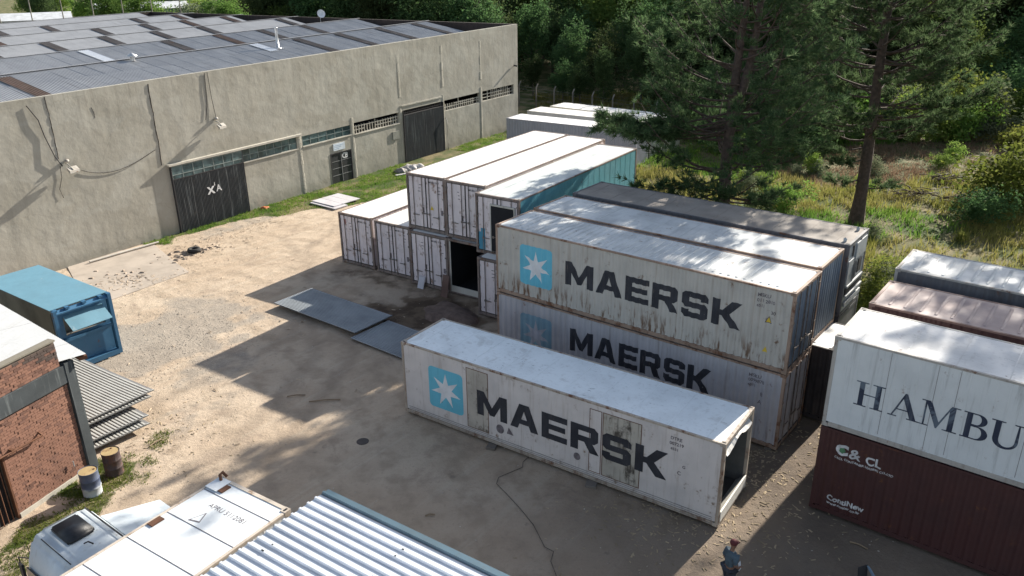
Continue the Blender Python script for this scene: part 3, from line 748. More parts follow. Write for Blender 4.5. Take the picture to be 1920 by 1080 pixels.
sh2 = sheet_mesh(NCS, 4.95, 'roof_sheet_long', M_roof)
for s in cols: place_sheet(sh2, s, 15.25, 20.1, 'roof_sheet', rs.uniform(0, .012))
# remaining slopes are joined
mb = MB(); k = int((cols[-1] - cols[0]) / PW * 4)
for t0, t1 in ((10.5, 15.3), (20.1, 24.85), (24.85, 29.6), (29.6, 34.35), (34.35, 39.1), (39.1, 43.8), (43.8, 48.5), (48.5, 53), (53, 57.5)):
    vs = []
    for tt in (t0, t1):
        for j in range(k + 1):
            s = cols[0] - SW / 2 + j * PW / 4; vs.append((s, tt, zt(s, tt) + .017 * math.cos(j * math.pi / 2)))
    mb.add(vs, [(j, j + 1, k + 2 + j, k + 1 + j) for j in range(k)], True)
o = mb.build('roof_slopes', M_roof, WH); tag(o, kind='stuff')
M_cap = simple('ridge_cap', (.235, .24, .25), .6)
for rd in (10.5, 20.1, 29.6, 39.1, 48.5, 57.5):
    mb = MB(); s0, s1 = WL + .3, WR - .4
    mb.add([(s0, rd - .16, zt(s0, rd) + .03), (s1, rd - .16, zt(s1, rd) + .03), (s1, rd, zt(s1, rd) + .045), (s0, rd, zt(s0, rd) + .045), (s1, rd + .16, zt(s1, rd) + .02), (s0, rd + .16, zt(s0, rd) + .02)], [(0, 1, 2, 3), (3, 2, 4, 5)])
    mb.build('ridge_cap', M_cap, WH)
sk = {}
def skylight(s, t0, t1, mat, name='skylight_panel'):
    key = (round(t1 - t0, 1), mat.name)
    if key not in sk: sk[key] = sheet_mesh(5, t1 - t0, 'skylight_panel', mat)
    return place_sheet(sk[key], s, t0, t1, name, .062)
SKS = (-6.4, -1.2, 4.0, 9.2, 14.4, 19.6, 24.8, 30.0, 35.2)
for s in (20.2, 25.0, 30.3, 35.5): skylight(s, 4.9, 10.1, M_sky)
skylight(-3.6, 4.9, 9.9, M_skyred)
for rd in (20.1, 29.6, 39.1, 48.5):
    for s in SKS:
        if rd == 20.1 and 3 < s < 10 or rs.random() < .06: continue
        skylight(s + rs.uniform(-.25, .25), rd - 4.3, rd - .25, rs.choice([M_sky, M_sky, M_sky, M_skyred]))
skylight(7.2, 15.6, 19.7, M_newsheet, 'white_roof_sheet'); skylight(15.8, 7.6, 10.1, M_newsheet, 'white_roof_sheet')
M_met = simple('galvanised', (.55, .56, .57), .35, .5, .2)
def wl(s, t_, z): return tuple(list(WO + WD * s + WN * t_) + [z])
ch = thing('roof_chimney', 'tall thin metal chimney pipe standing on the warehouse roof', 'chimney', wl(16.7, 8.2, zt(16.7, 8.2)), WTH)
MB().lathe([(.30, .03), (.30, .06), (.11, .10), (.105, 1.55), (.13, 1.56), (.13, 1.62), (0, 1.63)], 12).build('pipe', M_met, ch); MB().box(-.35, .35, -.3, .3, .02, .045).build('flashing', M_met, ch)
vt = thing('roof_vent', 'small metal mushroom vent on the left part of the warehouse roof', 'vent', wl(5.2, 9.9, zt(5.2, 9.9)), WTH)
MB().lathe([(.16, .0), (.15, .30), (.2, .31)], 12).build('stem', M_met, vt); MB().lathe([(.02, .55), (.36, .36), (.36, .32), (.0, .32)], 14).build('cap', M_met, vt)
ds = thing('satellite_dish', 'white satellite dish on a mast above the far warehouse roof', 'dish', wl(40, 24.5, 0), WTH)
ds.location = wl(38.6, 26, zt(38.6, 26) + .1)
mb = MB(); mb.lathe([(0.0, 0), (.2, .03), (.38, .11), (.46, .18)], 16); d = mb.build('reflector', simple('dish_white', (.78, .78, .78), .4), ds); d.location = (0, 0, .85); d.rotation_euler = (R(70), 0, R(-25)); 
MB().tube([(0, .1, -.2), (0, .1, .85)], .035, 6).build('mast', M_met, ds)

# ------------------------------------------------------------------ the containers
P_Aside = paint('reefer_white_side', (.64, .60, .575), .5, .5, (.30, .24, .19), rust=.16, rustc=(.20, .13, .08), dirt=.18)
P_Aroof = paint('reefer_roof_pale', (.80, .85, .86), .5, .2, chips=.7, rust=.0, dirt=.14, scrape=.42)
P_Aframe = paint('reefer_frame', (.46, .40, .33), .55, .6, (.22, .12, .06), rust=.5)
P_Bside = paint('beige_grey_side', (.49, .465, .42), .55, .45, (.24, .17, .12), rust=.16, low=1.0, dirt=.15, rustc=(.14, .075, .04))
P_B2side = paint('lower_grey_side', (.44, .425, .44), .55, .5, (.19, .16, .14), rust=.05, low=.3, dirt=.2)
P_Broof = paint('grey_white_roof', (.58, .60, .60), .5, .55, (.34, .36, .37), rust=.10, dirt=.28, axis='y', scrape=.5, chips=.7)
P_Bframe = paint('rusty_frame', (.34, .24, .18), .6, .5, (.13, .07, .04), rust=.5, dirt=.3)
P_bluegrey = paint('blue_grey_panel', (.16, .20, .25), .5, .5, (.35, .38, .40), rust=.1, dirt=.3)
P_wroof = paint('bright_white_roof', (.76, .74, .70), .5, .1, rust=.08, rustc=(.40, .28, .20), dirt=.05)
P_door = paint('pinkish_door_white', (.74, .66, .66), .5, .35, (.26, .20, .18), rust=.34, rustc=(.24, .14, .09), dirt=.16)
P_dframe = paint('door_end_frame', (.24, .19, .165), .6, .5, (.07, .05, .04), rust=.35, dirt=.4)
P_cyan = paint('cyan_side', (.10, .34, .42), .5, .3, (.05, .17, .22), rust=.06, dirt=.15)
P_blroof = paint('streaked_pale_roof', (.54, .575, .565), .5, 1.0, (.24, .27, .265), rust=.0, dirt=.15, axis='x')
P_tan = paint('dusty_tan_roof', (.31, .275, .24), .8, .3, (.20, .18, .16), rust=.1, dirt=.25, axis='y')
P_Dside = paint('dark_grey_side', (.13, .13, .14), .6, .4, rust=.2)
P_Hside = paint('white_blue_side', (.62, .65, .66), .5, .55, (.24, .25, .25), rust=.04, dirt=.12, scrape=.12)
P_Hroof = paint('white_roof_mossy', (.66, .66, .65), .55, .2, chips=.8, rust=.06, dirt=.2, scrape=.5)
P_Hframe = paint('grey_frame', (.40, .38, .35), .6, .5, (.15, .12, .10), rust=.2)
P_brown = paint('maroon_side', (.062, .022, .021), .5, .25, (.05, .02, .018), rust=.08, dirt=.25)
P_pink = paint('pinkish_brown_roof', (.40, .31, .29), .6, .2, (.25, .17, .15), rust=.05, dirt=.12, axis='y')
P_lil = paint('grey_lilac_side', (.36, .36, .40), .55, .25, rust=.05, dirt=.1)
P_cream = paint('cream_side', (.52, .50, .44), .5, .15, rust=.03, dirt=.1)
YB, YA, YE = -.6645, -.6006, -.669

# A : front reefer standing on blocks, right end open
A, xs, pf = container('white refrigerated container with black lettering and star, alone in front, right end open', (-4.05, 26.26, .10), YA,
    P_Aside, P_Aroof, P_Aframe, sides='reefer', roof_kind='seams', open_end=('x1',), front='flat')
maersk(A, xs, pf, 3.38, 10.46, 1.0, .96, M_black, M_ltblue, M_star, loff=.0105)
markings(A, [('DTRE', 10.52, 2.50, .15), ('007219', 10.50, 2.32, .15), ('4531', 10.54, 2.14, .13), ('G', 10.95, 1.62, .14), ('C', 10.8, 1.35, .18)], M_grey_mark, pf)
P_patch = paint('scraped_hatch_panel', (.48, .44, .38), .6, .7, (.08, .065, .05), rust=.35, rustc=(.07, .055, .045), dirt=.3)
P_patch2 = paint('peeling_hatch_panel', (.46, .43, .37), .6, .9, (.05, .045, .04), rust=.55, rustc=(.06, .05, .04), dirt=.3)
for x0, x1, z0, z1, mt in ((2.93, 3.86, .34, 2.70, P_patch), (7.80, 8.24, .34, 2.66, P_Aside), (8.27, 9.60, .34, 2.66, P_patch2)):
    sh = [rect_sh(x0, x1, z0, z1)]; q = drape('hatch_panel', sh, mt, A, None, None, -.0045)
    fr = [rect_sh(x0, x0 + .025, z0, z1), rect_sh(x1 - .025, x1, z0, z1), rect_sh(x0 + .025, x1 - .025, z1 - .025, z1), rect_sh(x0 + .025, x1 - .025, z0, z0 + .025)]
    drape('hatch_seal', fr, M_rust, q, None, None, -.003)
for cx, cz, r in ((4.34, .70, .16), (7.38, .72, .125)):
    drape('round_port', [([(cx + r * math.cos(a), cz + r * 1.1 * math.sin(a)) for a in np.linspace(0, 2 * math.pi, 18)[:-1]], [tuple(range(17))])], M_grey_mark, A, None, None, .004)
drape('triangle_mark', [([(4.62, .62), (4.9, .62), (4.7, .88)], [(0, 1, 2)])], M_grey_mark, A, None, None, .004)
mb = MB()
for k in range(4): mb.box(.2, CL - .2, -.004 - .003 * (k % 2), .0, .06 + k * .075, .075 + k * .075)
mb.build('base_groove', M_steel, A)
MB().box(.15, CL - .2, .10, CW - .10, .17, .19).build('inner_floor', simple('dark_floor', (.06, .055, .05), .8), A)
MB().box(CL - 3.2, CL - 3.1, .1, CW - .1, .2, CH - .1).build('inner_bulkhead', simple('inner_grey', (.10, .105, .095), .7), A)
M_lin = simple('inner_shade_grey', (.10, .10, .095), .8)  # dark lining and ceiling added to paint shade into the open end
MB().box(CL - 3.0, CL - .10, .10, .13, .2, CH - .1).build('shade_lining', M_lin, A); MB().box(CL - 3.0, CL - .10, CW - .13, CW - .10, .2, CH - .1).build('shade_lining', M_lin, A)
MB().box(CL - 3.0, CL - .11, .14, CW - .14, CH - .16, CH - .12).build('shade_ceiling', M_lin, A)
r = random.Random(4); pts = []
for k in range(25):                                                     # torn white header sheet
    y = .12 + k * (CW - .3) / 24; pts.append((y, .34 + .10 * math.sin(k * .33 + 1) + r.uniform(-.02, .02)))
mb = MB(); n = len(pts); mb.add([(CL - .34, y, CH - .035) for y, h in pts] + [(CL + .03, y, CH - .04 - h) for y, h in pts], [(i, i + 1, n + i + 1, n + i) for i in range(n - 1)])
mb.build('torn_header_sheet', paint('crumpled_white', (.76, .74, .70), .6, .2, (.3, .25, .2), rust=0, dirt=.2), A)
MB().prism([(CL - .30, .12, .20), (CL + .02, .12, .13), (CL + .02, .12, .48), (CL - .02, .12, .50)], (0, CW - .24, 0)).build('end_sill_plate', paint('sill_white', (.72, .70, .64), .6, .3, (.4, .34, .28), rust=.1, dirt=.15), A)
M_block = paint('timber_block', (.16, .14, .12), .9, .2, rust=0)
for lx, ly, sz, lb in ((4.05, -.12, .34, 'dark block under the front edge of the lone white container, nearer its star end'), (8.0, -.12, .36, 'dark block under the front edge of the lone white container, nearer its open end'), (12.0, 2.36, .22, 'small pale block under the back corner at the open end of the lone white container')):
    px = -4.05 + lx * math.cos(YA) - ly * math.sin(YA); py = 26.26 + lx * math.sin(YA) + ly * math.cos(YA)
    b_ = bmesh.new(); bmesh.ops.create_cube(b_, size=1); bmesh.ops.scale(b_, vec=(sz, sz, .10), verts=b_.verts); bmesh.ops.bevel(b_, geom=b_.edges[:], offset=.015, segments=1, affect='EDGES')
    me = bpy.data.meshes.new('support_block'); b_.to_mesh(me); b_.free(); me.materials.append(M_block); o = link('support_block', me); o.location = (px, py, .05); o.rotation_euler = (0, 0, YA + .3)
    tag(o, lb, 'block', 'blocks under the lone white container')

# B : two stacked, lettering on both
def along(o, yaw, a, b): return (o[0] + a * math.cos(yaw) - b * math.sin(yaw), o[1] + a * math.sin(yaw) + b * math.cos(yaw))
B0 = (-.633, 30.866); ZL, ZU = .10, 3.02
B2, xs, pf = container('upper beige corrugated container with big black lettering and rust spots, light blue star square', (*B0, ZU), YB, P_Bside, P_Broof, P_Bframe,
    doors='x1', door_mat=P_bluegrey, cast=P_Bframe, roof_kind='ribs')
maersk(B2, xs, pf, 3.40, 10.46, 1.12, .96, M_black, M_ltblue, M_star, (1.22, 2.76, .66, 2.32))
markings(B2, [('MSKU', 10.95, 2.52, .17), ('011 2810', 10.95, 2.33, .16), ('4511', 10.95, 2.15, .14), ('30', 11.45, 1.98, .16), ('E', 11.3, 1.72, .12)], M_grey_mark, pf, xs)
drape('warning_triangle', [([(11.28, 1.66), (11.52, 1.66), (11.40, 1.90)], [(0, 1, 2)])], M_blk_mark, B2, pf, xs, .003)
drape('warning_triangle', [([(11.31, 1.68), (11.49, 1.68), (11.40, 1.86)], [(0, 1, 2)])], M_yellow, B2, pf, xs, .005)
drape('warning_triangle', [([(11.30, .60), (11.48, .60), (11.39, .80)], [(0, 1, 2)])], M_yellow, B2, pf, xs, .004)
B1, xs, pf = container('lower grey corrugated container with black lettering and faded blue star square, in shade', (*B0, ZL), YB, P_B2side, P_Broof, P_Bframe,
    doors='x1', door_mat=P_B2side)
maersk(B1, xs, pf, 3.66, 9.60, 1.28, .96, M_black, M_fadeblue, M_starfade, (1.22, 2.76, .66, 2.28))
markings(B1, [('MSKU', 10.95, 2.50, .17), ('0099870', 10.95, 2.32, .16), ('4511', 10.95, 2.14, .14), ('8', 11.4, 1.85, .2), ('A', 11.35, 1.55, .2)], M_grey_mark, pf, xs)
for lx, lb in ((.1, 'left'), (11.9, 'right')):
    px, py = along(B0, YB, lx, .1); b_ = MB().prism([(-.12, -.1, 0), (.12, -.1, 0), (.1, .12, 0), (-.1, .12, 0)], (0, 0, .095)).build('support_block', M_block); b_.location = (px, py, .0); b_.rotation_euler = (0, 0, YB)
    tag(b_, 'small block under the front %s corner of the two-high lettered stack' % lb, 'block', 'blocks under the lettered stack')

# C : second row, blue-grey end, and the darker container below pushed out to the right
C0 = along(B0, YB, -.10, CW + .27)
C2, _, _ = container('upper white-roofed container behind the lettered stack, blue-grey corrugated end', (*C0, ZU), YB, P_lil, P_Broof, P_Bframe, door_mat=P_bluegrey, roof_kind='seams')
C1o = along(C0, YB, .75, .05)
P_blk = paint('near_black_side', (.035, .030, .032), .7, .3, rust=.15)
C1, _, _ = container('dark container low in the second row, its roof end pushed out to the right', (*C1o, ZL), YB, P_blk, P_Hroof, P_blk, door_mat=P_blk, front='corr')
# D : third row, tan dusty roof, refrigeration unit facing right
D0 = along(B0, YB, .45, 2 * CW + 1.0); D0 = (2.80, 35.33)
P_unit = paint('machine_grey', (.42, .44, .45), .5, .4, (.2, .2, .2), rust=.1)
D2, _, _ = container('upper container with dusty tan roof under the pine, cooling unit on its right end', (*D0, ZU), YB, P_Dside, P_tan, P_Dside, front='flat', door_mat=P_unit, roof_kind='seams')
r = random.Random(2)
e = CL + .004
MB().box(e - .02, e + .03, .15, .75, 1.25, 2.2).build('unit_cover', P_unit, D2); MB().box(e - .02, e + .025, 1.0, 2.25, 2.05, 2.7).build('unit_cover', P_unit, D2)
MB().box(e, e + .06, .25, 2.2, .35, .52).build('unit_bar', P_unit, D2); MB().box(e, e + .08, .25, 2.2, .72, .80).build('unit_bar', P_unit, D2)
MB().box(e - .015, e + .012, .25, 2.2, .80, 1.10).build('unit_recess', M_dark, D2); MB().box(e, e + .07, .25, 2.2, 1.12, 1.2).build('unit_bar', P_unit, D2)
mb = MB(); mb.add([(e + .02, .95 + .42 * math.cos(a), 1.62 + .40 * math.sin(a)) for a in np.linspace(0, 2 * math.pi, 21)[:-1]], [tuple(range(20))]); fo = mb.build('fan_opening', M_dark, D2)
mb = MB()
for k in range(7): mb.tube([(e + .035, .55 + k * .13, 1.62 - math.sqrt(max(0, .16 - (k * .13 - .39) ** 2))), (e + .035, .55 + k * .13, 1.62 + math.sqrt(max(0, .16 - (k * .13 - .39) ** 2)))], .008, 4)
mb.build('fan_guard', P_unit, fo)
MB().box(e - .015, e + .015, 1.55, 1.95, 1.35, 1.9).build('unit_recess', M_dark, D2)
for y in (.5, .62, 1.5): MB().box(e - .01, e + .016, y, y + .05, 2.3, 2.75).build('unit_slot', M_dark, D2)
for y in (.4, 2.0): MB().lathe([(.06, 0), (.07, .1), (.03, .14)], 8, (CL - .3, y, CH - .02)).build('roof_stub', P_unit, D2)
D1c, _, _ = container('lower dark container beneath the one with the cooling unit', (*D0, ZL), YB, P_Dside, P_tan, P_Dside, front='flat')
# E : stack on the right
E0 = (9.047, 20.329)
E2, xs, pf = container('upper white container with large navy serif lettering at the right edge', (*E0, ZU), YE, P_Hside, P_Hroof, P_Hframe, sides='reefer', roof_kind='seams', front='flat')
def serif(T, word, places, z0, h, mat):
    for c, x in zip(word, places):
        wd, shs = SER[c]; sh = []
        for loops in shs: vs, tri = tess(loops); sh.append(([(x + a * h * 1.0, z0 + b * h) for a, b in vs], tri))
        drape('letter', sh, mat, T, pf, xs, .005)
serif(E2, 'HAMBU', (.76, 1.69, 2.46, 3.48, 4.12), .97, .76, M_navy)
mb_ = [text_shapes('RG SÜD', .98, .012)]; vs, fs = mb_[0]; drape('letter', [([(a + 5.02, b + .97) for a, b in vs], fs)], M_navy, E2, pf, xs, .005)
for x_ in (1.52, 3.22, 4.9, 2.7, 7.3, 9.7): drape('side_seam', [rect_sh(x_, x_ + .011, .25, 2.8)], M_grey_mark, E2, pf, xs, .0045)
E1, xs, pf = container('lower maroon corrugated container with small white company lettering', (*E0, ZL), YE, P_brown, P_Hroof, P_brown, doors=None)
def prt(T, txt, x, z, size, bold=.004, mat=None, sx=1.0, nm='lettering'):
    vs, fs = text_shapes(txt, size, bold, sx); drape(nm, [([(a + x, b + z) for a, b in vs], fs)], mat or M_white, T, pf, xs, .004)
M_grn = simple('green_logo_mark', (.08, .20, .10), .6)
prt(E1, 'C', .50, 2.14, .44, .028, None, 1.1); prt(E1, '&', .88, 2.12, .44, .010, None, 1.15); prt(E1, 'CL', 1.34, 2.10, .36, .012, None, 1.0)
drape('green_logo', [([(.60, 2.24), (.70, 2.18), (.78, 2.26), (.72, 2.38), (.62, 2.36)], [(0, 1, 2, 3, 4)])], M_grn, E1, pf, xs, .008)
prt(E1, 'C&CL CONTAINER LEASING CO.,LTD', .49, 1.96, .098, .002)
prt(E1, 'ContiNew', .46, .47, .25, .008); prt(E1, 'www.conter.co.kr', .48, .33, .13, .003)
# F, G : rows behind it
F0 = (11.45, 23.65)
F2, _, _ = container('upper container with pinkish brown ribbed roof in the middle right row', (*F0, 2.55), YE, P_brown, P_pink, paint('pink_frame', (.22, .13, .11), .6, .4, rust=.25), roof_kind='ribs', rib_step=.9)
F1, _, _ = container('lower maroon container under the pinkish brown roof', (*F0, -.04), YE, P_brown, P_pink, P_brown, height=2.58)
G0 = along(F0, YE, -.05, CW + .72)
G2, _, _ = container('farthest white ribbed-roof container on the right with dark brown side', (*G0, 2.75), YE, P_Dside, P_Broof, P_Hframe, roof_kind='ribs', rib_step=.9)
G1_, _, _ = container('lower dark container at the back of the right row beside the bushes', (*G0, .0), YE, P_Dside, P_Broof, P_Dside, height=2.74)

# L : the stacks with their doors towards the yard
YL = .983
Rw = (CW * math.sin(YL), -CW * math.cos(YL))
def door_ct(label, P0, z, side=P_door, roof=P_wroof, frame=P_dframe, door=P_door, **k):
    # origin is the door end's right corner so that the local -y side is the right side
    o = (P0[0] + Rw[0], P0[1] + Rw[1])
    return container(label, (o[0], o[1], z), YL, side, roof, frame, door_mat=door, **k)
def door_marks(T, seed, tri=False, red=False):
    r = random.Random(seed); W_ = CW; sh = []; 
    # y seen from the front: left = high y ; end_mark mirrors
    for q in range(2):
        b = .15 + q * 1.2
        for k in range(3):
            x = b + r.uniform(.55, .68); z = 2.35 - k * .17; sh.append(rect_sh(x, x + r.uniform(.08, .22), z, z + .035))
        sh.append(rect_sh(b + .78, b + .92, .95, 1.22)); sh.append(rect_sh(b + .15, b + .2, .35, .45))
    for q_ in sh: end_mark(T, 0, 1, [q_], M_grey_mark, 'door_label', -.0285)
    vs, fs = text_shapes('MNBU %d' % r.randint(100, 999), .14, .003); end_mark(T, 0, 1, [([(a + 1.42, b + 2.52) for a, b in vs], fs)], M_blk_mark, 'door_number', -.0275)
    if tri: end_mark(T, 0, 1, [([(1.45, 1.15), (1.68, 1.15), (1.565, 1.38)], [(0, 1, 2)])], M_yellow, 'warning_triangle', -.027)
    if red: end_mark(T, 0, 1, [([(.35, 2.55), (.52, 2.55), (.50, 2.30), (.42, 2.20)], [(0, 1, 2, 3)])], simple('red_mark', (.35, .10, .09), .6), 'red_label', -.0265)
kw = dict(sides='reefer', roof_kind='plain', doors='x0', front='flat')
LL1, _, _ = door_ct('leftmost pinkish white closed container on the ground with rusty door frame', (-9.53, 42.62), .05, **kw); door_marks(LL1, 1, red=True)
LL2, _, _ = door_ct('second closed container from the left on the ground in the door row', (-7.30, 41.02), .05, **kw); door_marks(LL2, 2)
LL3, _, _ = door_ct('closed container on the ground directly below the upper left one of the door row', (-5.24, 39.25), .05, **kw); door_marks(LL3, 3)
LL4, _, _ = door_ct('open dark container on the ground in the door row, no doors on its end', (-3.17, 37.89), .05, door=P_door, sides='reefer', roof_kind='plain', open_end=('x0',), front='flat')
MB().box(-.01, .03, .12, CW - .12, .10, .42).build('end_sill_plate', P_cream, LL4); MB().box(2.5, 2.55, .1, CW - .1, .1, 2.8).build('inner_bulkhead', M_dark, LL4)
MB().box(.05, 2.5, .1, .13, .16, 2.8).box(.05, 2.5, CW - .13, CW - .1, .16, 2.8).box(.05, 2.5, .13, CW - .13, .161, .19).build('dark_shade_lining', M_dark, LL4); MB().box(-.005, .02, .1, .16, .42, 2.75).build('door_jamb', P_cream, LL4); MB().box(-.005, .02, CW - .16, CW - .1, .42, 2.75).build('door_jamb', P_cream, LL4)  # near-black lining added so the open inside reads as deep shade
LL5, _, _ = door_ct('white closed container on the ground next to the lettered stack', (-1.611, 35.179), .05, **kw); door_marks(LL5, 5)
LU1, _, _ = door_ct('upper left closed container of the door row with yellow triangle and bright white roof', (-5.27, 39.68), 2.97, **kw); door_marks(LU1, 6, True)
LU2, _, _ = door_ct('upper middle closed container of the door row, left of the cyan one', (-3.22, 38.14), 2.97, **kw); door_marks(LU2, 7)
LU3, _, _ = door_ct('upper right container of the door row with cyan side and dark opening in its door', (-1.655, 36.11), 2.86, side=P_cyan, roof=P_blroof, sides='flat', roof_kind='plain', doors='x0', front='flat')
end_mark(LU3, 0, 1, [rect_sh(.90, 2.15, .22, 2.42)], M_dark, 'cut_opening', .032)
mb = MB()
for a, b, c, d in ((.84, .90, .2, 2.5), (2.15, 2.21, .2, 2.5), (.9, 2.15, 2.42, 2.5)): mb.box(-.05, .03, CW - b, CW - a, c, d)
mb.build('opening_frame', P_cream, LU3)
end_mark(LU3, 0, 1, [rect_sh(.14, .50, .16, 1.05), rect_sh(.26, .50, 1.05, 1.24)], paint('cyan_patch', (.08, .33, .48), .5, .3, rust=0), 'cyan_patch', -.0265)
# far back, three lying end to end with the warehouse corner
K1, _, _ = container('far grey-lilac ribbed container with patchy white roof near the warehouse corner', (-.3, 70.0, 0), -.56, P_lil, paint('patchy_roof', (.78, .77, .75), .6, .1, rust=.1, rustc=(.4, .3, .25), dirt=.1, peel=(.55, .55, .55)), P_lil, roof_kind='ribs')
K2, _, _ = container('far cream container with white roof, middle of the three at the back', (1.57, 73.5, 0), -.58, P_cream, P_wroof, P_cream, sides='reefer', roof_kind='plain', front='flat')
K3, _, _ = container('farthest cream container with white roof beside the concrete fence posts', (3.75, 75.8, 0), -.66, P_cream, P_wroof, P_cream, sides='reefer', roof_kind='plain', front='flat')

# ------------------------------------------------------------------ blue container with a propped flap
P_blue = paint('blue_paint', (.035, .13, .24), .5, .15, (.04, .10, .18), rust=.05, dirt=.1)
P_bluer = paint('blue_roof', (.12, .265, .345), .6, .15, rust=.04, rustc=(.3, .36, .38), dirt=.14)
P_olive = paint('dull_olive_side', (.10, .11, .085), .7, .4, rust=.1)
BT = thing('blue_container', 'short blue container with recessed end and a propped-open flap window', 'container', (-18.45, 29.6, .05), R(144.5) - math.pi / 2)
# local: x across the end (0..2.45 to the right), y away from the viewer
bw, bl, bh = 2.44, 6.06, 2.80
MB().box(0, .06, .25, bl, .1, bh - .03).build('side_panel', P_olive, BT); MB().box(bw - .06, bw, .25, bl, .1, bh - .03).build('side_panel', P_blue, BT)
MB().box(.06, bw - .06, bl - .06, bl, .1, bh - .03).build('end_panel', P_blue, BT); MB().box(.0, bw, .25, bl, bh - .03, bh).build('roof_panel', P_bluer, BT)
MB().box(.06, bw - .06, .3, bl - .06, .08, .14).build('floor', M_steel, BT)
for x in (0, bw - .14):
    MB().box(x, x + .14, 0, .16, 0, bh - .02).build('corner_post', P_blue, BT)
    MB().box(x, x + .14, bl - .16, bl + .002, 0, bh - .031).build('corner_post', P_blue, BT)
MB().box(.14, bw - .14, 0, .22, 0, .22).build('end_sill', P_blue, BT); MB().prism([(.14, .02, bh - .16), (.14, .20, bh - .08), (.14, .20, bh - .2), (.14, .02, bh - .22)], (bw - .28, 0, 0)).build('end_header', P_blue, BT)
# end wall with a long window hole
z0, z1, zb0, zb1 = .22, bh - .08, 1.52, 2.32
mb = MB().box(.14, bw - .14, .22, .26, z0, zb0).box(.14, .42, .22, .26, zb0, zb1).box(bw - .34, bw - .14, .22, .26, zb0, zb1).box(.14, bw - .14, .22, .26, zb1, z1)
mb.build('end_panel', P_blue, BT)
MB().box(.14, bw - .14, .12, .22, 1.30, 1.42).build('window_ledge', P_blue, BT)
MB().box(.42, bw - .34, .26, .5, 1.5, 1.53).build('inner_counter', simple('counter_cream', (.62, .56, .48), .6), BT); MB().box(.3, bw - .2, .9, .92, .3, 2.6).build('inner_wall', simple('inner_cream', (.5, .46, .4), .7), BT)
fl = MB().prism([(.42, .20, 2.36), (.42, .22, 2.39), (.42, -.42, 1.93), (.42, -.44, 1.90)], (bw - .76, 0, 0)).build('flap', P_bluer, BT)
MB().tube([(.55, .24, 1.55), (.55, -.35, 1.95)], .012, 5).build('flap_stay', M_steel, fl)
for x in (.55, 1.25, 1.95, .05, 2.3): MB().box(x, x + .16, .05, .22, bh - .10, bh - .005).build('lifting_lug', P_blue, BT)


# ------------------------------------------------------------------ aluminium floor gratings on the ground
M_alu = paint('aluminium_grating', (.34, .37, .39), .5, .3, (.3, .32, .34), rust=0, dirt=.25, metal=.0)
def grating(label, loc, rz, ln, wd, pitch, bend=0.0, mat=M_alu, h=.06, tilt=(0, 0), grp=None, edge=M_steel):
    T = thing('metal_grating', label, 'grating', loc, 0, grp); T.rotation_euler = (tilt[0], tilt[1], rz)
    n = int(wd / pitch); mb = MB(); seg = 6 if bend else 1
    for k in range(n):
        y = k * pitch
        for i in range(seg):
            x0, x1 = ln * i / seg, ln * (i + 1) / seg; za, zb_ = bend * (i / seg) ** 2, bend * ((i + 1) / seg) ** 2
            mb.add([(x0, y, za), (x1, y, zb_), (x1, y + pitch * .5, zb_), (x0, y + pitch * .5, za), (x0, y, za + h * .5), (x1, y, zb_ + h * .5), (x1, y + pitch * .5, zb_ + h * .5), (x0, y + pitch * .5, za + h * .5)],
                   [(0, 3, 2, 1), (4, 5, 6, 7), (0, 1, 5, 4), (2, 3, 7, 6), (0, 4, 7, 3), (1, 2, 6, 5)])
    tag(mb.build('grating_bars', mat, T), kind='stuff')
    mb = MB()
    for i in range(seg):
        x0, x1 = ln * i / seg, ln * (i + 1) / seg; za, zb_ = bend * (i / seg) ** 2, bend * ((i + 1) / seg) ** 2
        mb.add([(x0, 0, za - .03), (x1, 0, zb_ - .03), (x1, wd, zb_ - .03), (x0, wd, za - .03), (x0, 0, za - .002), (x1, 0, zb_ - .002), (x1, wd, zb_ - .002), (x0, wd, za - .002)],
               [(0, 3, 2, 1), (4, 5, 6, 7), (0, 1, 5, 4), (2, 3, 7, 6), (0, 4, 7, 3), (1, 2, 6, 5)])
    mb.build('base_sheet', edge, T)
    for x in (.0, ln - .04): MB().box(x, x + .04, 0, wd, (bend if x else 0) - .035, (bend if x else 0) + .012).build('end_strip', mat, T)
    return T
grating('grey ribbed metal floor panel in the yard, left of the two, one corner sunlit', (-11.65, 36.29, .26), R(-37.6), 5.75, 2.36, .105, grp='ribbed floor panels in the yard')
grating('grey ribbed metal floor panel lying partly beneath the lone white container corner', (-7.25, 32.58, .10), R(-38.5), 5.2, 2.36, .105, grp='ribbed floor panels in the yard')


# stack of gratings beside the brick building
M_gr2 = paint('pale_grating', (.52, .52, .49), .5, .3, (.25, .24, .22), rust=.05, dirt=.2, metal=.15)
gd = R(-38)
px, py = -18.9, 30.4
for k, (dx, dy, z, ln, wd, lb) in enumerate(((.9, -1.25, .18, 5.6, 3.2, 'lowest pale ribbed panel of the heap beside the brick building'), (.62, -.85, .36, 5.7, 3.2, 'second lowest ribbed panel of the heap beside the brick building'),
                                     (.2, -.2, .60, 5.5, 3.6, 'middle ribbed panel of the heap beside the brick building'), (.05, .05, .74, 5.6, 3.7, 'topmost wide ribbed panel of the heap beside the brick building'))):
    grating(lb, (px + dx * .8 - 1.45, py + dy * .8 - 3.15 - .12 * k, z), gd + .02 * k, ln, wd, .13, .10, M_gr2, .07, grp='heap of ribbed panels by the brick building')


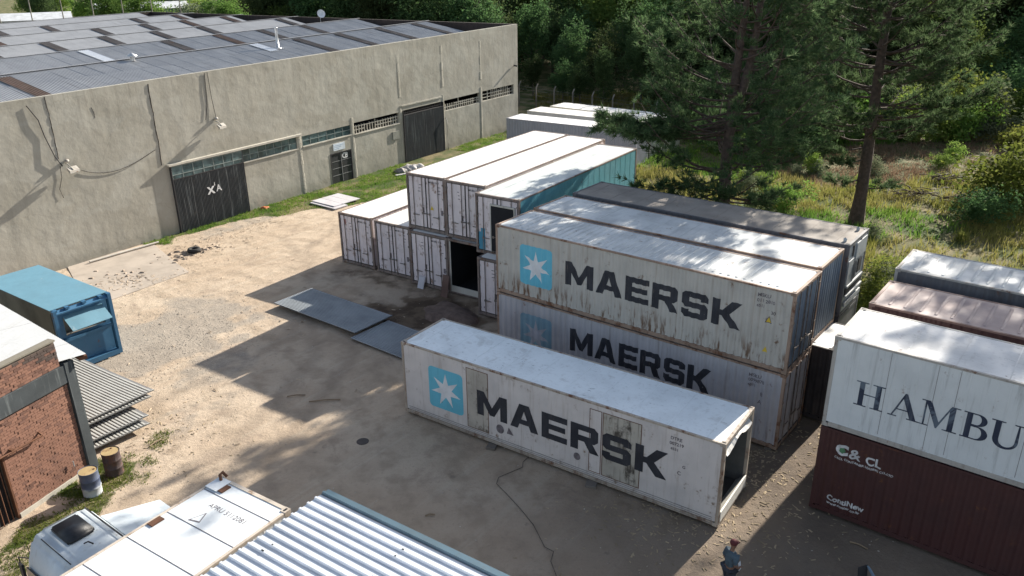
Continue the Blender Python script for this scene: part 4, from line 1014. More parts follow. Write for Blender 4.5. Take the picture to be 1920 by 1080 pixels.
# ------------------------------------------------------------------ brick building, lower left
BY = R(69); BO = (-14.2, 23.15)
BB = thing('brick_building', 'brick building with dark concrete beam and corner column, white corrugated roof, lower left', 'building', (BO[0], BO[1], 0), BY)
M_mortar = simple('mortar', (.17, .13, .10), .95, 0, .3, 8)
M_brick = paint('orange_brick', (.255, .130, .088), .9, .15, (.10, .06, .05), rust=0, dirt=.25)
M_brick2 = paint('dark_brick', (.185, .095, .068), .9, .3, (.05, .035, .03), rust=0, dirt=.4)
M_brick3 = paint('sooty_brick', (.085, .06, .05), .9, .3, (.03, .03, .03), rust=0, dirt=.4)
M_darkc = paint('dark_stained_concrete', (.055, .065, .07), .85, .9, (.20, .22, .22), rust=0, dirt=.3)
MB().box(-7.0, -3.0, .03, .22, 2.25, 3.38).box(-3.0, -.34, .03, .22, 0, 3.38).build('wall', M_mortar, BB)
MB().box(-7.0, -.42, .05, .22, 3.99, 4.84).build('parapet', M_mortar, BB)
MB().box(-7.0, -.34, -.05, .24, 3.38, 3.985).build('concrete_beam', M_darkc, BB)
MB().box(-.33, .0, -.07, .26, -.05, 4.04).build('column', M_darkc, BB)
MB().box(-7.0, -.40, .0, .28, 4.86, 4.91).build('parapet_cap', paint('mossy_cap', (.20, .18, .14), .9, .2, rust=0, dirt=.5), BB)
MB().box(-2.96, -.34, -.045, .03, -.05, .14).build('plinth', M_conc2, BB)
br = random.Random(8); bw_, bh_ = .215, .088
bm_ = MB().box(0, bw_ - .012, 0, .05, 0, bh_ - .012)
brick_mesh = {k: bm_.mesh('brick', mt) for k, mt in (('a', M_brick), ('b', M_brick2), ('c', M_brick3))}
slots = []
row = 0
for z0, z1, u0, u1, y in ((.15, 3.37, -2.95, -.36, .0), (2.26, 3.37, -5.5, -2.96, .0), (4.0, 4.86, -4.5, -.42, .02)):
    n = int((z1 - z0) / bh_)
    for r_ in range(n):
        u = u0 - (bw_ / 2 if r_ % 2 else 0)
        while u < u1 - .05:
            a = max(u, u0); b = min(u + bw_, u1)
            if b - a > .09: slots.append((a, b, z0 + r_ * bh_, y, z0))
            u += bw_
Rm = Matrix.Rotation(BY, 4, 'Z')
def bdist(s): p_ = Rm @ Vector((s[0], s[3], 0)) + Vector((BO[0], BO[1], s[2])); vis = 0 if s[0] > -2.96 or (s[4] > 3.9 and s[0] > -2.6) else 500; return vis + (p_ - Vector((0, 0, CAMH))).length
slots.sort(key=bdist); rest = {'a': MB(), 'b': MB(), 'c': MB()}
for i, (a, b, z, y, zz) in enumerate(slots):
    par = zz > 3.9; k = 'a'
    h = (z - 4.0) / .86 if par else 0
    if par: k = br.choice('ccb') if h > .55 + .3 * math.sin(a * 2.1) else br.choice('aab')
    elif z > 2.9 and br.random() < .4: k = 'b'
    elif br.random() < .13: k = 'b'
    dy = br.uniform(-.012, .006)
    if i < 292:
        o = link('brick', brick_mesh[k], BB); o.location = (a, y + dy, z); o.scale = ((b - a - .012) / (bw_ - .012), 1, 1)
    else: rest[k].box(a, b - .012, y + dy, y + .05, z, z + bh_ - .012)
for k, mb in rest.items():
    if mb.v: tag(mb.build('brick_rows', {'a': M_brick, 'b': M_brick2, 'c': M_brick3}[k], BB), kind='stuff')
# side and back walls under the roof, barred door, iron arm
MB().box(-.2, -.02, .27, 9, 0, 3.7).build('side_wall', M_brick2, BB); MB().box(-7, -6.8, .27, 9, 0, 3.7).build('side_wall', M_brick2, BB)
dg_ = MB().box(-3.02, -2.965, -.02, .1, 0, 2.25).build('door', M_rust, BB)
MB().box(-6, -3.03, .16, .2, 0, 2.24).build('dark_doorway', M_dark, BB)
for k in range(16): MB().tube([(-3.15 - k * .16, .05, .02), (-3.15 - k * .16, .05, 2.2)], .018, 5).build('door_bar', M_rust, dg_)
arm = thing('iron_bar', 'rusty iron bar on the brick wall above the barred door', 'bar', (0, 0, 0), 0)
arm.location = (BO[0], BO[1], 0); arm.rotation_euler = (0, 0, BY)
MB().tube([(-3.2, -.10, 2.28), (-1.72, -.16, 2.24)], .03, 6).build('bar', M_rust, arm); MB().tube([(-1.72, -.16, 2.24), (-1.70, .02, 2.32)], .035, 6).build('bracket', M_rust, arm); MB().box(-2.75, -2.65, -.14, .03, 2.22, 2.34).build('bracket', M_rust, arm)
MB().tube([(-.9, -.10, .75), (-.9, -.10, .55)], .02, 6).build('water_tap', M_met, BB)
# white corrugated roof
M_wr = paint('white_sheet_roof', (.50, .51, .51), .5, .4, (.36, .35, .32), rust=.0, dirt=.08, axis='y')
c0, c1 = Vector((-13.80, 23.38, 4.10)), Vector((-22.6, 30.65, 3.90)); ax = (c1 - c0); Lr = ax.length; ax.normalize(); dn = Vector((-.68, -.73, .045)).normalized()
n = int(Lr / .13); lw = 7.2; nsh = 8
for q in range(nsh):
    mb = MB(); k0 = int(n * q / nsh); k1 = int(n * (q + 1) / nsh)
    vs = []
    for j in range(k0 * 4, k1 * 4 + 1):
        p_ = c0 + ax * (j / 4 * .13) + Vector((0, 0, .014 * math.cos(j * math.pi / 2) + .004 * (q % 2))); vs += [p_, p_ + dn * lw]
    m_ = len(vs) // 2; mb.add([BB.matrix_basis.inverted() @ v for v in []] + vs, [(2 * i, 2 * i + 1, 2 * i + 3, 2 * i + 2) for i in range(m_ - 1)], True)
    o = mb.build('roof_sheet', M_wr, BB); o.matrix_parent_inverse = (Matrix.Translation((BO[0], BO[1], 0)) @ Rm).inverted()
mb = MB(); mb.prism([tuple(c0 + Vector((0, 0, -.04))), tuple(c0 + ax * Lr + Vector((0, 0, -.04))), tuple(c0 + ax * Lr + Vector((0, 0, -.16))), tuple(c0 + Vector((0, 0, -.16)))], tuple(dn * .1 + Vector((-.1, -.1, 0)))); o = mb.build('roof_beam', M_rust, BB); o.matrix_parent_inverse = (Matrix.Translation((BO[0], BO[1], 0)) @ Rm).inverted()

# ------------------------------------------------------------------ barrels
def barrel(loc, label, body, rz):
    T = thing('oil_drum', label, 'barrel', loc, rz, 'oil drums beside the brick building')
    pr = [(.0, .01), (.285, .01), (.292, .03), (.285, .05), (.285, .27), (.298, .285), (.285, .30), (.285, .56), (.298, .575), (.285, .59), (.285, .84), (.296, .86), (.296, .875), (.285, .88), (.280, .865)]
    MB().lathe(pr, 24).build('drum_body', body, T); MB().lathe([(.28, .862), (.0, .862)], 24, smooth=False).build('lid', M_lid, T)
    MB().lathe([(.035, .863), (.035, .875), (0, .876)], 8, (.15, .1, 0)).build('bung', M_rust, T); return T
M_lid = paint('rusty_yellow_lid', (.42, .31, .15), .7, .4, (.2, .12, .05), rust=.35, rustc=(.22, .13, .06))
t = NT('white_blue_drum'); v = t.coords(False); sx = t.node('ShaderNodeSeparateXYZ'); t.L(v, sx.inputs[0])
c = t.mix(t.ramp(t.noise(v, 3, 5), .35, .6), (.05, .07, .13), (.10, .12, .17)); c = t.mix(t.ramp(t.math('ADD', sx.outputs['Z'], t.math('MULTIPLY', t.noise(v, 4, 4), .3)), .38, .50, 1, 0), c, (.48, .50, .52))
M_drum1 = t.fin(c, .5)
barrel((-13.58, 21.56, 0), 'nearer oil drum with rusty yellow lid, dark blue body and pale lower part', M_drum1, 0)
barrel((-13.37, 22.65, 0), 'farther dark rusty oil drum beside the heap of ribbed panels', paint('dark_drum', (.055, .036, .036), .6, .5, (.16, .13, .11), rust=.4), 1.2)

# ------------------------------------------------------------------ truck
P_cab = paint('truck_pale_blue', (.66, .72, .75), .38, .35, (.38, .38, .36), rust=.02, dirt=.25)
TK = thing('truck', 'pale blue truck cab with a black roof hatch beside the white trailer', 'truck', (-12.12, 15.76, 0), R(52.5))
b_ = bmesh.new()
prof_ = [(.18, .75), (.02, 1.35), (.10, 2.15), (.32, 2.78), (.55, 2.90), (1.55, 2.92), (1.80, 2.80), (1.84, 2.3), (1.84, .75)]
A_ = [b_.verts.new((x_, 0, z_)) for x_, z_ in prof_]; B_ = [b_.verts.new((x_, -2.3, z_)) for x_, z_ in prof_]
b_.faces.new(A_); b_.faces.new(B_[::-1])
for i in range(len(prof_)): j = (i + 1) % len(prof_); b_.faces.new((A_[j], A_[i], B_[i], B_[j]))
bmesh.ops.recalc_face_normals(b_, faces=b_.faces); bmesh.ops.bevel(b_, geom=[e for e in b_.edges], offset=.10, segments=3, affect='EDGES', clamp_overlap=True)
me = bpy.data.meshes.new('cab_body'); b_.to_mesh(me); b_.free(); me.materials.append(P_cab); me.polygons.foreach_set('use_smooth', [True] * len(me.polygons)); link('cab_body', me, TK)
M_scr = simple('dark_windscreen', (.02, .025, .03), .15)
MB().prism([(.0, -.12, 1.42), (.075, -.12, 2.12), (.035, -.12, 2.14), (-.02, -.12, 1.42)], (0, -2.06, 0)).build('windscreen', M_scr, TK)
MB().box(.35, 1.2, -2.31, -2.295, 1.5, 2.3).build('side_window', M_scr, TK); MB().box(.35, 1.2, -.005, .012, 1.5, 2.3).build('side_window', M_scr, TK)
hb = bmesh.new(); bmesh.ops.create_cube(hb, size=1); bmesh.ops.scale(hb, vec=(.66, .92, .16), verts=hb.verts); bmesh.ops.bevel(hb, geom=hb.edges[:], offset=.045, segments=3, affect='EDGES')
me = bpy.data.meshes.new('roof_hatch'); hb.to_mesh(me); hb.free(); me.materials.append(simple('black_hatch', (.018, .018, .02), .45, 0, .5, 8)); me.polygons.foreach_set('use_smooth', [True] * len(me.polygons))
o = link('roof_hatch', me, TK); o.location = (1.02, -.82, 2.98); o.rotation_euler = (0, R(-2), 0)
MB().tube([(.95, -1.5, 2.94), (1.0, -1.62, 3.02), (1.08, -1.70, 2.94)], .02, 5).build('roof_antenna', M_gasket, TK)
MB().prism([(1.62, -.15, 2.935), (1.66, -.15, 2.935), (1.66, -2.1, 2.935), (1.62, -2.1, 2.935)], (0, 0, .012)).build('rear_roof_seam', M_gasket, TK)
MB().prism([(1.88, -.35, .9), (1.88, -.35, 2.62), (3.4, -.45, 2.25), (3.4, -.45, .9)], (0, -1.75, 0)).build('rear_fairing', P_cab, TK)
MB().box(.3, 3.4, -1.6, -.7, .55, .8).build('chassis', M_gasket, TK)
for x_, y_ in ((.75, -.15), (.75, -2.0), (2.9, -.35), (2.9, -1.9)):
    wmb = MB(); ring = [(.14, -.16), (.34, -.16), (.48, -.12), (.5, 0), (.48, .12), (.34, .16), (.14, .16)]
    wmb.lathe(ring, 18); o = wmb.build('wheel', simple('tyre', (.02, .02, .02), .85), TK); o.rotation_euler = (R(90), 0, 0); o.location = (x_, y_, .5)
    MB().lathe([(0, -.1), (.2, -.1), (.2, .1), (0, .1)], 12).build('rim', M_steel, o)
MB().box(-.02, .12, -2.2, -.1, .45, .75).build('bumper', M_gasket, TK)
for y_ in (.0, -2.3):
    sg_ = 1 if y_ == 0 else -1
    MB().tube([(.25, y_, 2.2), (.05, y_ + .25 * sg_, 2.25), (.05, y_ + .25 * sg_, 1.6)], .018, 5).build('mirror_arm', M_gasket, TK)
    MB().box(.0, .06, y_ + .16 * sg_ - .08, y_ + .16 * sg_ + .10, 1.65, 2.1).build('mirror', M_gasket, TK)
    MB().box(.22, .235, y_ - .006, y_ + .006, .9, 2.6).build('door_seam', M_gasket, TK); MB().box(1.35, 1.365, y_ - .006, y_ + .006, .9, 2.6).build('door_seam', M_gasket, TK)
MB().tube([(.62, -.12, 2.915), (1.45, -.12, 2.93)], .012, 4).build('roof_gutter', M_steel, TK); MB().tube([(.62, -2.18, 2.915), (1.45, -2.18, 2.93)], .012, 4).build('roof_gutter', M_steel, TK)
MB().prism([(.42, -.4, 2.865), (.44, -.4, 2.875), (.44, -1.9, 2.875), (.42, -1.9, 2.865)], (0, 0, .006)).build('roof_seam', M_gasket, TK)

P_trail = paint('trailer_white_roof', (.70, .73, .74), .45, .08, (.50, .50, .47), rust=.04, rustc=(.35, .25, .15), dirt=.12)
TR_, _, _ = container('white container on a trailer at the bottom edge with a small triangle on its roof', (-11.82, 5.06, 1.22), R(57), P_trail, P_trail, paint('trailer_frame', (.55, .48, .40), .6, .4, rust=.35, rustc=(.2, .11, .05)), sides='reefer', roof_kind='plain', front='flat')
for k in range(12): MB().box(12.0 - 1.02 * (k + .35) - .008, 12.0 - 1.02 * (k + .35) + .008, .08, CW - .08, CH - .022, CH - .014).build('roof_seam', M_grey_mark, TR_)
zt_ = CH - .018
def flat_mark(T, sh, z, mat, name='roof_marking'):
    mb = MB()
    for vs, fs in sh: mb.add([(a, b, z) for a, b in vs], fs)
    return mb.build(name, mat, T)
flat_mark(TR_, [([(10.76, 1.40), (11.09, 1.55), (10.69, 1.72)], [(0, 1, 2)])], zt_, M_grey_mark, 'triangle_mark'); flat_mark(TR_, [([(10.79, 1.44), (11.03, 1.55), (10.74, 1.68)], [(0, 1, 2)])], zt_ + .002, P_trail, 'triangle_mark')
vs, fs = text_shapes('APRU 5112081', .20, .0); flat_mark(TR_, [([(11.25 + b, 1.75 - a) for a, b in vs], fs)], zt_, M_grey_mark, 'roof_lettering')
for x0, x1, y0, y1 in ((10.1, 10.42, 2.18, 2.36), (11.75, 12.02, 1.85, 2.02)): MB().box(x0, x1, y0, y1, CH - .02, CH + .01).build('corner_plate', M_rust, TR_)
MB().prism([(11.7, 2.0, CH), (12.15, 2.0, CH), (12.15, 2.4, CH), (11.7, 2.4, CH)], (0, 0, .02)).build('corner_plate', P_trail, TR_)
MB().tube([(12.05, 2.25, CH), (12.1, 2.33, CH + .12), (12.2, 2.36, CH + .13), (12.25, 2.28, CH)], .04, 6).build('lifting_lug', M_rust, TR_)
MB().box(.3, 11.8, .6, 1.8, -.35, -.02).build('trailer_chassis', M_gasket, TR_)
for x_ in (8.2, 9.5): 
    for y_ in (.3, 2.1):
        o = MB().lathe([(.14, -.16), (.34, -.16), (.48, -.12), (.5, 0), (.48, .12), (.34, .16), (.14, .16)], 18).build('wheel', simple('tyre', (.02, .02, .02), .85), TR_); o.rotation_euler = (R(90), 0, 0); o.location = (x_, y_, -.70)

# ------------------------------------------------------------------ zinc roof on posts, bottom centre
M_zinc = paint('new_zinc', (.66, .69, .73), .42, .15, (.5, .53, .56), rust=0, dirt=.18, metal=.12)
M_zblue = paint('blue_zinc_edge', (.085, .145, .185), .45, .2, rust=0, metal=.1)
ZT = thing('zinc_shed', 'open shed roofed with shiny ribbed zinc sheets, bottom centre', 'shed', (-4.40, 15.76, 4.30), R(-34.4))
# local x along the ribs (right and down), y points back to the upper left -> we extend to -y
pitch = .237
def zsheet(k0, nr, x0, x1, mat, lift=0.0):
    pts = []
    for j in range(nr):
        y = -(k0 + j) * pitch; pts += [(y, .0), (y - .115, .0), (y - .135, .045), (y - .185, .045), (y - .205, .0)]
    pts.append((-(k0 + nr) * pitch, .0)); mb = MB(); n = len(pts)
    mb.add([(x0, a, b + lift) for a, b in pts] + [(x1, a, b + lift - .02) for a, b in pts], [(i, n + i, n + i + 1, i + 1) for i in range(n - 1)]); return mb.build('roof_sheet', mat, ZT)
zr = random.Random(6); k = 1
zsheet(0, 1, .02, 7.5, M_zblue, .01)
for q in range(6):
    if q == 3: zsheet(k, 3, zr.uniform(-.02, .02), 7.5, M_zinc, .004 * (q % 2)); k += 3; k += 1
    else: zsheet(k, 4, zr.uniform(-.05, .03), 7.5, M_zinc, .004 * (q % 2)); k += 4
MB().box(.3, 7.5, -13.3 * pitch - .25, -12.8 * pitch + .12, -.08, -.03).build('wooden_beam', paint('orange_wood', (.42, .22, .08), .8, .4, rust=.2), ZT)
for y in (-.4, -3.1, -5.6): MB().box(.15, 7.4, y - .04, y + .04, -.14, -.05).build('purlin', M_wood, ZT)
for x_, y_ in ((.4, -.4), (7, -.4), (.4, -5.6), (7, -5.6)): MB().box(x_ - .07, x_ + .07, y_ - .07, y_ + .07, -4.3, -.14).build('post', M_wood, ZT)
for q in range(22):
    x_ = zr.choice([.45, 2.9, 5.2]) + zr.uniform(-.05, .05); y_ = -(int(zr.uniform(0, 24)) * pitch + .16); MB().lathe([(.022, 0), (.02, .012), (0, .02)], 6, (x_, y_, .045 - x_ * .0025)).build('roof_screw', M_gasket, ZT)

# ------------------------------------------------------------------ small things in the yard
def place_on(name, label, cat, mesh, loc, rz=0, mat=None, group=None):
    o = mesh.build(name, mat); o.location = loc; o.rotation_euler = (0, 0, rz); return tag(o, label, cat, group)
o = place_on('drain_cover', 'small round drain cover in the shaded yard', 'drain cover', MB().lathe([(.0, .0), (.22, .0), (.22, .03), (.18, .035), (0, .035)], 16), (-5.36, 24.36, -.015), 0, simple('cover_iron', (.075, .06, .052), .8))
wpts = [(.50, 23.25), (.30, 22.95), (.28, 22.65), (-.15, 22.35), (-.52, 22.1), (-.58, 21.75), (-.25, 21.2), (.15, 20.5), (.55, 19.7), (.85, 18.7), (1.1, 18.5), (1.0, 18.1), (1.15, 17.4), (1.25, 16.6)]
cpts = []
for i in range(len(wpts) - 1):
    for k in range(4):
        f = k / 4; cpts.append((wpts[i][0] * (1 - f) + wpts[i + 1][0] * f, wpts[i][1] * (1 - f) + wpts[i + 1][1] * f, .035))
place_on('electric_cable', 'thin dark cable snaking over the ground in front of the lone white container', 'cable', MB().tube(cpts, .009, 5), (0, 0, 0), 0, simple('cable_brown', (.05, .042, .038), .8))
# white panels lying in the grass, bags, boards
M_pan = paint('pale_panel', (.56, .54, .56), .6, .2, (.4, .38, .36), rust=0, dirt=.2)
T = thing('lying_panel', 'pale panel lying flat in the grass before the small black double door', 'panel', (-13.93, 54.55, .12), R(-38))
for k in range(3): MB().box(.02, 2.35, k * .8, k * .8 + .77, 0, .05).build('board', M_pan, T)
MB().box(.1, 2.7, -.25, .9, -.08, -.01).build('lower_board', M_pan, T)
def lump(seed, r0, sq, mat, name):
    bm = bmesh.new(); bmesh.ops.create_icosphere(bm, subdivisions=3, radius=r0); rr = random.Random(seed)
    ph = [rr.uniform(0, 6) for _ in range(6)]
    for v in bm.verts:
        c_ = v.co / r0; k = 1 + .22 * math.sin(3 * c_.x + ph[0]) * math.cos(4 * c_.y + ph[1]) + .12 * math.sin(8 * c_.x + 5 * c_.z + ph[2]) + .06 * math.sin(15 * c_.y + ph[3])
        v.co = Vector((v.co.x * k * 1.3, v.co.y * k, max(-.02, v.co.z * k * sq)))
    me = bpy.data.meshes.new(name); bm.to_mesh(me); bm.free(); me.materials.append(mat); me.polygons.foreach_set('use_smooth', [True] * len(me.polygons)); return me
M_bag = paint('rubbish_bag_white', (.50, .48, .46), .6, .3, (.2, .18, .17), rust=0, dirt=.4)
M_bagd = paint('rubbish_bag_grey', (.24, .23, .22), .6, .3, rust=0, dirt=.4)
for i, (x_, y_, s_, mt, lb) in enumerate(((-8.7, 62.9, .42, M_bagd, 'dark grey bag, leftmost of the rubbish by the second gate'), (-8.2, 63.6, .5, M_bag, 'white crumpled bag in the middle of the rubbish by the second gate'), (-7.6, 64.0, .48, M_bag, 'pale bag on the right of the rubbish by the second gate'))):
    o = link('rubbish_bag', lump(i, s_, .8, mt, 'rubbish_bag')); o.location = (x_, y_, .02); tag(o, lb, 'bag', 'rubbish bags by the second gate')
place_on('board', 'pale board lying in the grass beside the rubbish bags', 'board', MB().box(-1.3, 1.3, -.12, .12, 0, .05), (-7.9, 62.4, .06), R(35), M_pan)
place_on('wooden_pole', 'long pale pole lying against the foot of the warehouse wall', 'pole', MB().tube([(-2.1, 0, 0), (0, .03, 0), (2.1, 0, 0)], .06, 7), (-22.6, 44.5, .12), R(52), simple('pale_pole', (.50, .46, .40), .8))
o = link('orange_plastic', lump(20, .22, .5, simple('orange_plastic', (.55, .16, .06), .6), 'orange_plastic')); o.location = (-16.9, 53.3, .05); tag(o, 'crumpled orange plastic in the grass right of the scrawled gate', 'plastic')
o = link('dark_tyre', MB().lathe([(.18, 0), (.34, -.02), (.40, .08), (.34, .2), (.18, .18), (.16, .09), (.18, 0)], 20).mesh('dark_tyre', simple('tyre', (.02, .02, .02), .85))); o.location = (-18.6, 44.6, .05); tag(o, 'old dark tyre lying in the sand in front of the scrawled gate', 'tyre')
# soil mound and debris
o = link('soil_mound', lump(31, 1.0, .42, simple('mound_soil', (.15, .105, .085), .95, 0, .3, 4, .5), 'soil_mound')); o.location = (-2.85, 35.1, -.1); o.scale = (1.3, 1.0, 1.0); o.rotation_euler = (0, 0, R(-35)); tag(o, 'low mound of reddish soil in front of the open dark container', 'soil mound')
place_on('leaning_board', 'small brown board leaning on the sill between closed and open containers', 'board', MB().prism([(-.22, 0, 0), (.22, 0, 0), (.20, .28, 1.1), (-.20, .28, 1.1)], (0, .03, 0)), (-3.45, 37.35, .0), R(-35), paint('brown_board', (.16, .10, .08), .8, .3, rust=0))
place_on('leaning_board', 'pale board leaning on the foot of the third ground container', 'board', MB().prism([(-.2, 0, 0), (.2, 0, 0), (.20, .2, .6), (-.20, .2, .6)], (0, .03, 0)), (-4.75, 38.55, .0), R(-35), M_pan)
# rubble, wood chips and pebbles
r = np.random.default_rng(12)
def scatter(name, mat, pts, s0, s1, flat=.5, elong=1.0, z=.01, kind='stuff', seed=1):
    rr = np.random.default_rng(seed); n = len(pts); s = rr.uniform(s0, s1, n); a = rr.uniform(0, 6.28, n)
    base = np.array([(-1, -.6, 0), (1, -.7, 0), (.8, .7, 0), (-.7, .8, 0), (-.5, -.3, 1), (.6, -.3, .8), (.4, .4, .9), (-.4, .4, .7)])
    Fb = np.array([(0, 1, 5, 4), (1, 2, 6, 5), (2, 3, 7, 6), (3, 0, 4, 7), (4, 5, 6, 7)])
    Bv = base[None] * rr.uniform(.6, 1.2, (n, 8, 3)); Bv[:, :, 0] *= elong; Bv[:, :, 2] *= flat; Bv *= s[:, None, None]
    c_, s_ = np.cos(a)[:, None], np.sin(a)[:, None]
    X = Bv[:, :, 0] * c_ - Bv[:, :, 1] * s_ + pts[:, 0:1]; Y = Bv[:, :, 0] * s_ + Bv[:, :, 1] * c_ + pts[:, 1:2]; Z = Bv[:, :, 2] + zground(pts[:, 0], pts[:, 1])[:, None] + z
    V = np.stack([X, Y, Z], 2).reshape(-1, 3); F = (Fb[None] + (np.arange(n) * 8)[:, None, None]).reshape(-1, 4)
    o = link(name, np_mesh(name, V, F, mat)); tag(o, kind=kind); return o
def gauss(cx, cy, sx, sy, n, rot=0):
    p = r.normal(size=(n, 2)) * (sx, sy); c_, s_ = math.cos(R(rot)), math.sin(R(rot)); return np.stack([p[:, 0] * c_ - p[:, 1] * s_ + cx, p[:, 0] * s_ + p[:, 1] * c_ + cy], 1)
M_peb = simple('pebbles', (.46, .41, .34), .9, 0, .4, .7); M_chip = simple('wood_chips', (.46, .36, .26), .9, 0, .4, .9); M_litter = simple('dry_litter', (.36, .28, .18), .95, 0, .5, .8)
scatter('pebbles', M_peb, np.concatenate([np.stack([r.uniform(-26, 14, 1500), r.uniform(17, 52, 1500)], 1), gauss(-15, 33, 2.5, 3, 1800)]), .008, .028, .6, 1.2, seed=2)
scatter('wood_debris', M_chip, np.concatenate([gauss(-20.3, 40.2, 1.6, .8, 260, 40), gauss(-18.3, 45.2, 1.6, .8, 160, 40), gauss(-16.2, 50.0, 2.4, .6, 120, 56), np.stack([r.uniform(-22, -4, 160), r.uniform(24, 48, 160)], 1)]), .015, .045, .35, 3.0, .03, seed=3)
scatter('leaf_litter', M_litter, np.concatenate([gauss(7.5, 23.5, 2.6, 1.4, 1400, 52), gauss(9.3, 26.0, 1.6, .8, 500, 52), gauss(-12.6, 24.6, 1.2, 1.6, 160), gauss(6, 20, 2, 1.5, 500)]),   .012, .04, .3, 2.4, .01, seed=4)
scatter('rubble', simple('rubble', (.33, .26, .20), .9, 0, .4, 3), np.concatenate([gauss(-18.9, 44.4, 1.0, .5, 60, 40), gauss(-21.2, 41.2, 1.0, .6, 20, 40), gauss(9.6, 26.4, .6, .3, 25)]), .05, .16, .6, 1.3, .01, seed=5)
for i, (x_, y_, l_, a_) in enumerate(((-8.5, 27.6, .7, 8), (-7.3, 27.2, 1.2, 6), (-12.7, 24.4, .5, 60), (-9.9, 34.5, .1, 0), (9.9, 18.6, .5, -40), (-2.6, 20.2, .3, 10))):
    place_on('stick', ['thin stick on the sunlit ground edge left of the lone white container', 'longer pale stick at the left foot of the lone white container', 'short wooden stake on the bare soil by the heap of panels', 'tiny white scrap on the sunlit sand', 'short pale stick on dark ground before the maroon container', 'small dark stick on the shaded yard near the zinc shed'][i], 'stick', MB().tube([(-l_ / 2, 0, 0), (0, .03, .02), (l_ / 2, 0, 0)], .025, 5), (x_, y_, .04), R(a_), M_wood)

# dark plastic chair at the bottom edge
T = thing('chair', 'dark chair with a pale blue cloth over its side at the bottom edge', 'chair', (9.3, 16.75, 0), R(20)); T.scale = (.62, .62, .8)
MB().box(-.25, .25, -.25, .25, .42, .47).build('seat', M_gasket, T); MB().prism([(-.25, .22, .47), (.25, .22, .47), (.25, .30, .95), (-.25, .30, .95)], (0, .035, 0)).build('backrest', M_gasket, T)
for x_, y_ in ((-.22, -.22), (.22, -.22), (-.22, .22), (.22, .22)): MB().tube([(x_, y_, 0), (x_, y_, .42)], .02, 6).build('leg', M_gasket, T)
MB().prism([(.20, -.25, .60), (.40, -.25, .55), (.40, .32, .78), (.20, .32, .92)], (0, 0, .04)).build('cloth', simple('pale_blue_cloth', (.20, .28, .36), .8), T)

# ------------------------------------------------------------------ person
def skin_mesh(name, joints, edges, mat, sub=2, root=0):
    me = bpy.data.meshes.new(name); me.from_pydata([j[0] for j in joints], edges, []); o = bpy.data.objects.new(name, me); COL.objects.link(o)
    md = o.modifiers.new('s', 'SKIN'); md.use_smooth_shade = True
    sv_ = me.skin_vertices[0].data if me.skin_vertices else None
    if sv_ is None: 
        bm = bmesh.new(); bm.from_mesh(me); bm.verts.layers.skin.verify(); bm.to_mesh(me); bm.free(); sv_ = me.skin_vertices[0].data
    for i, j in enumerate(joints): sv_[i].radius = (j[1], j[2] if len(j) > 2 else j[1]); sv_[i].use_root = (i == root)
    s2 = o.modifiers.new('d', 'SUBSURF'); s2.levels = sub; s2.render_levels = sub
    dg = bpy.context.evaluated_depsgraph_get(); nm = bpy.data.meshes.new_from_object(o.evaluated_get(dg)); nm.name = name
    bpy.data.objects.remove(o); nm.materials.clear(); nm.materials.append(mat); nm.polygons.foreach_set('use_smooth', [True] * len(nm.polygons)); return nm
PS = thing('person', 'person in a dark red cap and grey-blue shirt walking, holding white papers, bottom edge', 'person', (5.62, 16.75, 0), R(25))
M_skin = simple('skin', (.22, .12, .08), .5); M_shirt = simple('grey_blue_shirt', (.065, .10, .13), .85, 0, .35, 9); M_trs = simple('dark_trousers', (.035, .04, .055), .85)
# local +x is the walking direction
J = [((0, 0, .95), .095, .125), ((0, 0, 1.15), .085, .115), ((.01, 0, 1.35), .095, .14), ((.02, 0, 1.47), .055, .065), ((.035, 0, 1.53), .05), ((.06, 0, 1.60), .075, .07), ((.07, 0, 1.69), .085, .078), ((.065, 0, 1.74), .06),
     ((.02, .17, 1.43), .055), ((-.02, .22, 1.18), .043), ((.10, .22, .97), .034), ((.16, .20, .93), .03),
     ((.02, -.17, 1.43), .055), ((-.04, -.22, 1.18), .043), ((.12, -.21, 1.02), .034), ((.19, -.18, 1.02), .03),
     ((0, .09, .88), .10), ((.06, .10, .50), .066), ((-.02, .10, .10), .045), ((.10, .10, .04), .035),
     ((0, -.09, .88), .10), ((-.04, -.10, .50), .066), ((-.16, -.10, .12), .045), ((-.04, -.10, .04), .035)]
Ed = [(0, 1), (1, 2), (2, 3), (3, 4), (4, 5), (5, 6), (6, 7), (2, 8), (8, 9), (9, 10), (10, 11), (2, 12), (12, 13), (13, 14), (14, 15), (0, 16), (16, 17), (17, 18), (18, 19), (0, 20), (20, 21), (21, 22), (22, 23)]
link('body', skin_mesh('body', J, Ed, M_skin, 1), PS)
def inflate(idx, f, ed): return [(J[i][0],) + tuple(r_ * f + .020 for r_ in J[i][1:]) for i in idx], [(idx.index(a), idx.index(b)) for a, b in ed]
j_, e_ = inflate([0, 1, 2, 3, 8, 9, 12, 13], 1.14, [(0, 1), (1, 2), (2, 3), (2, 8), (8, 9), (2, 12), (12, 13)]); link('shirt', skin_mesh('shirt', j_, e_, M_shirt), PS)
j_, e_ = inflate([0, 16, 17, 18, 20, 21, 22], 1.2, [(0, 16), (16, 17), (17, 18), (0, 20), (20, 21), (21, 22)]); link('trousers', skin_mesh('trousers', j_, e_, M_trs), PS)
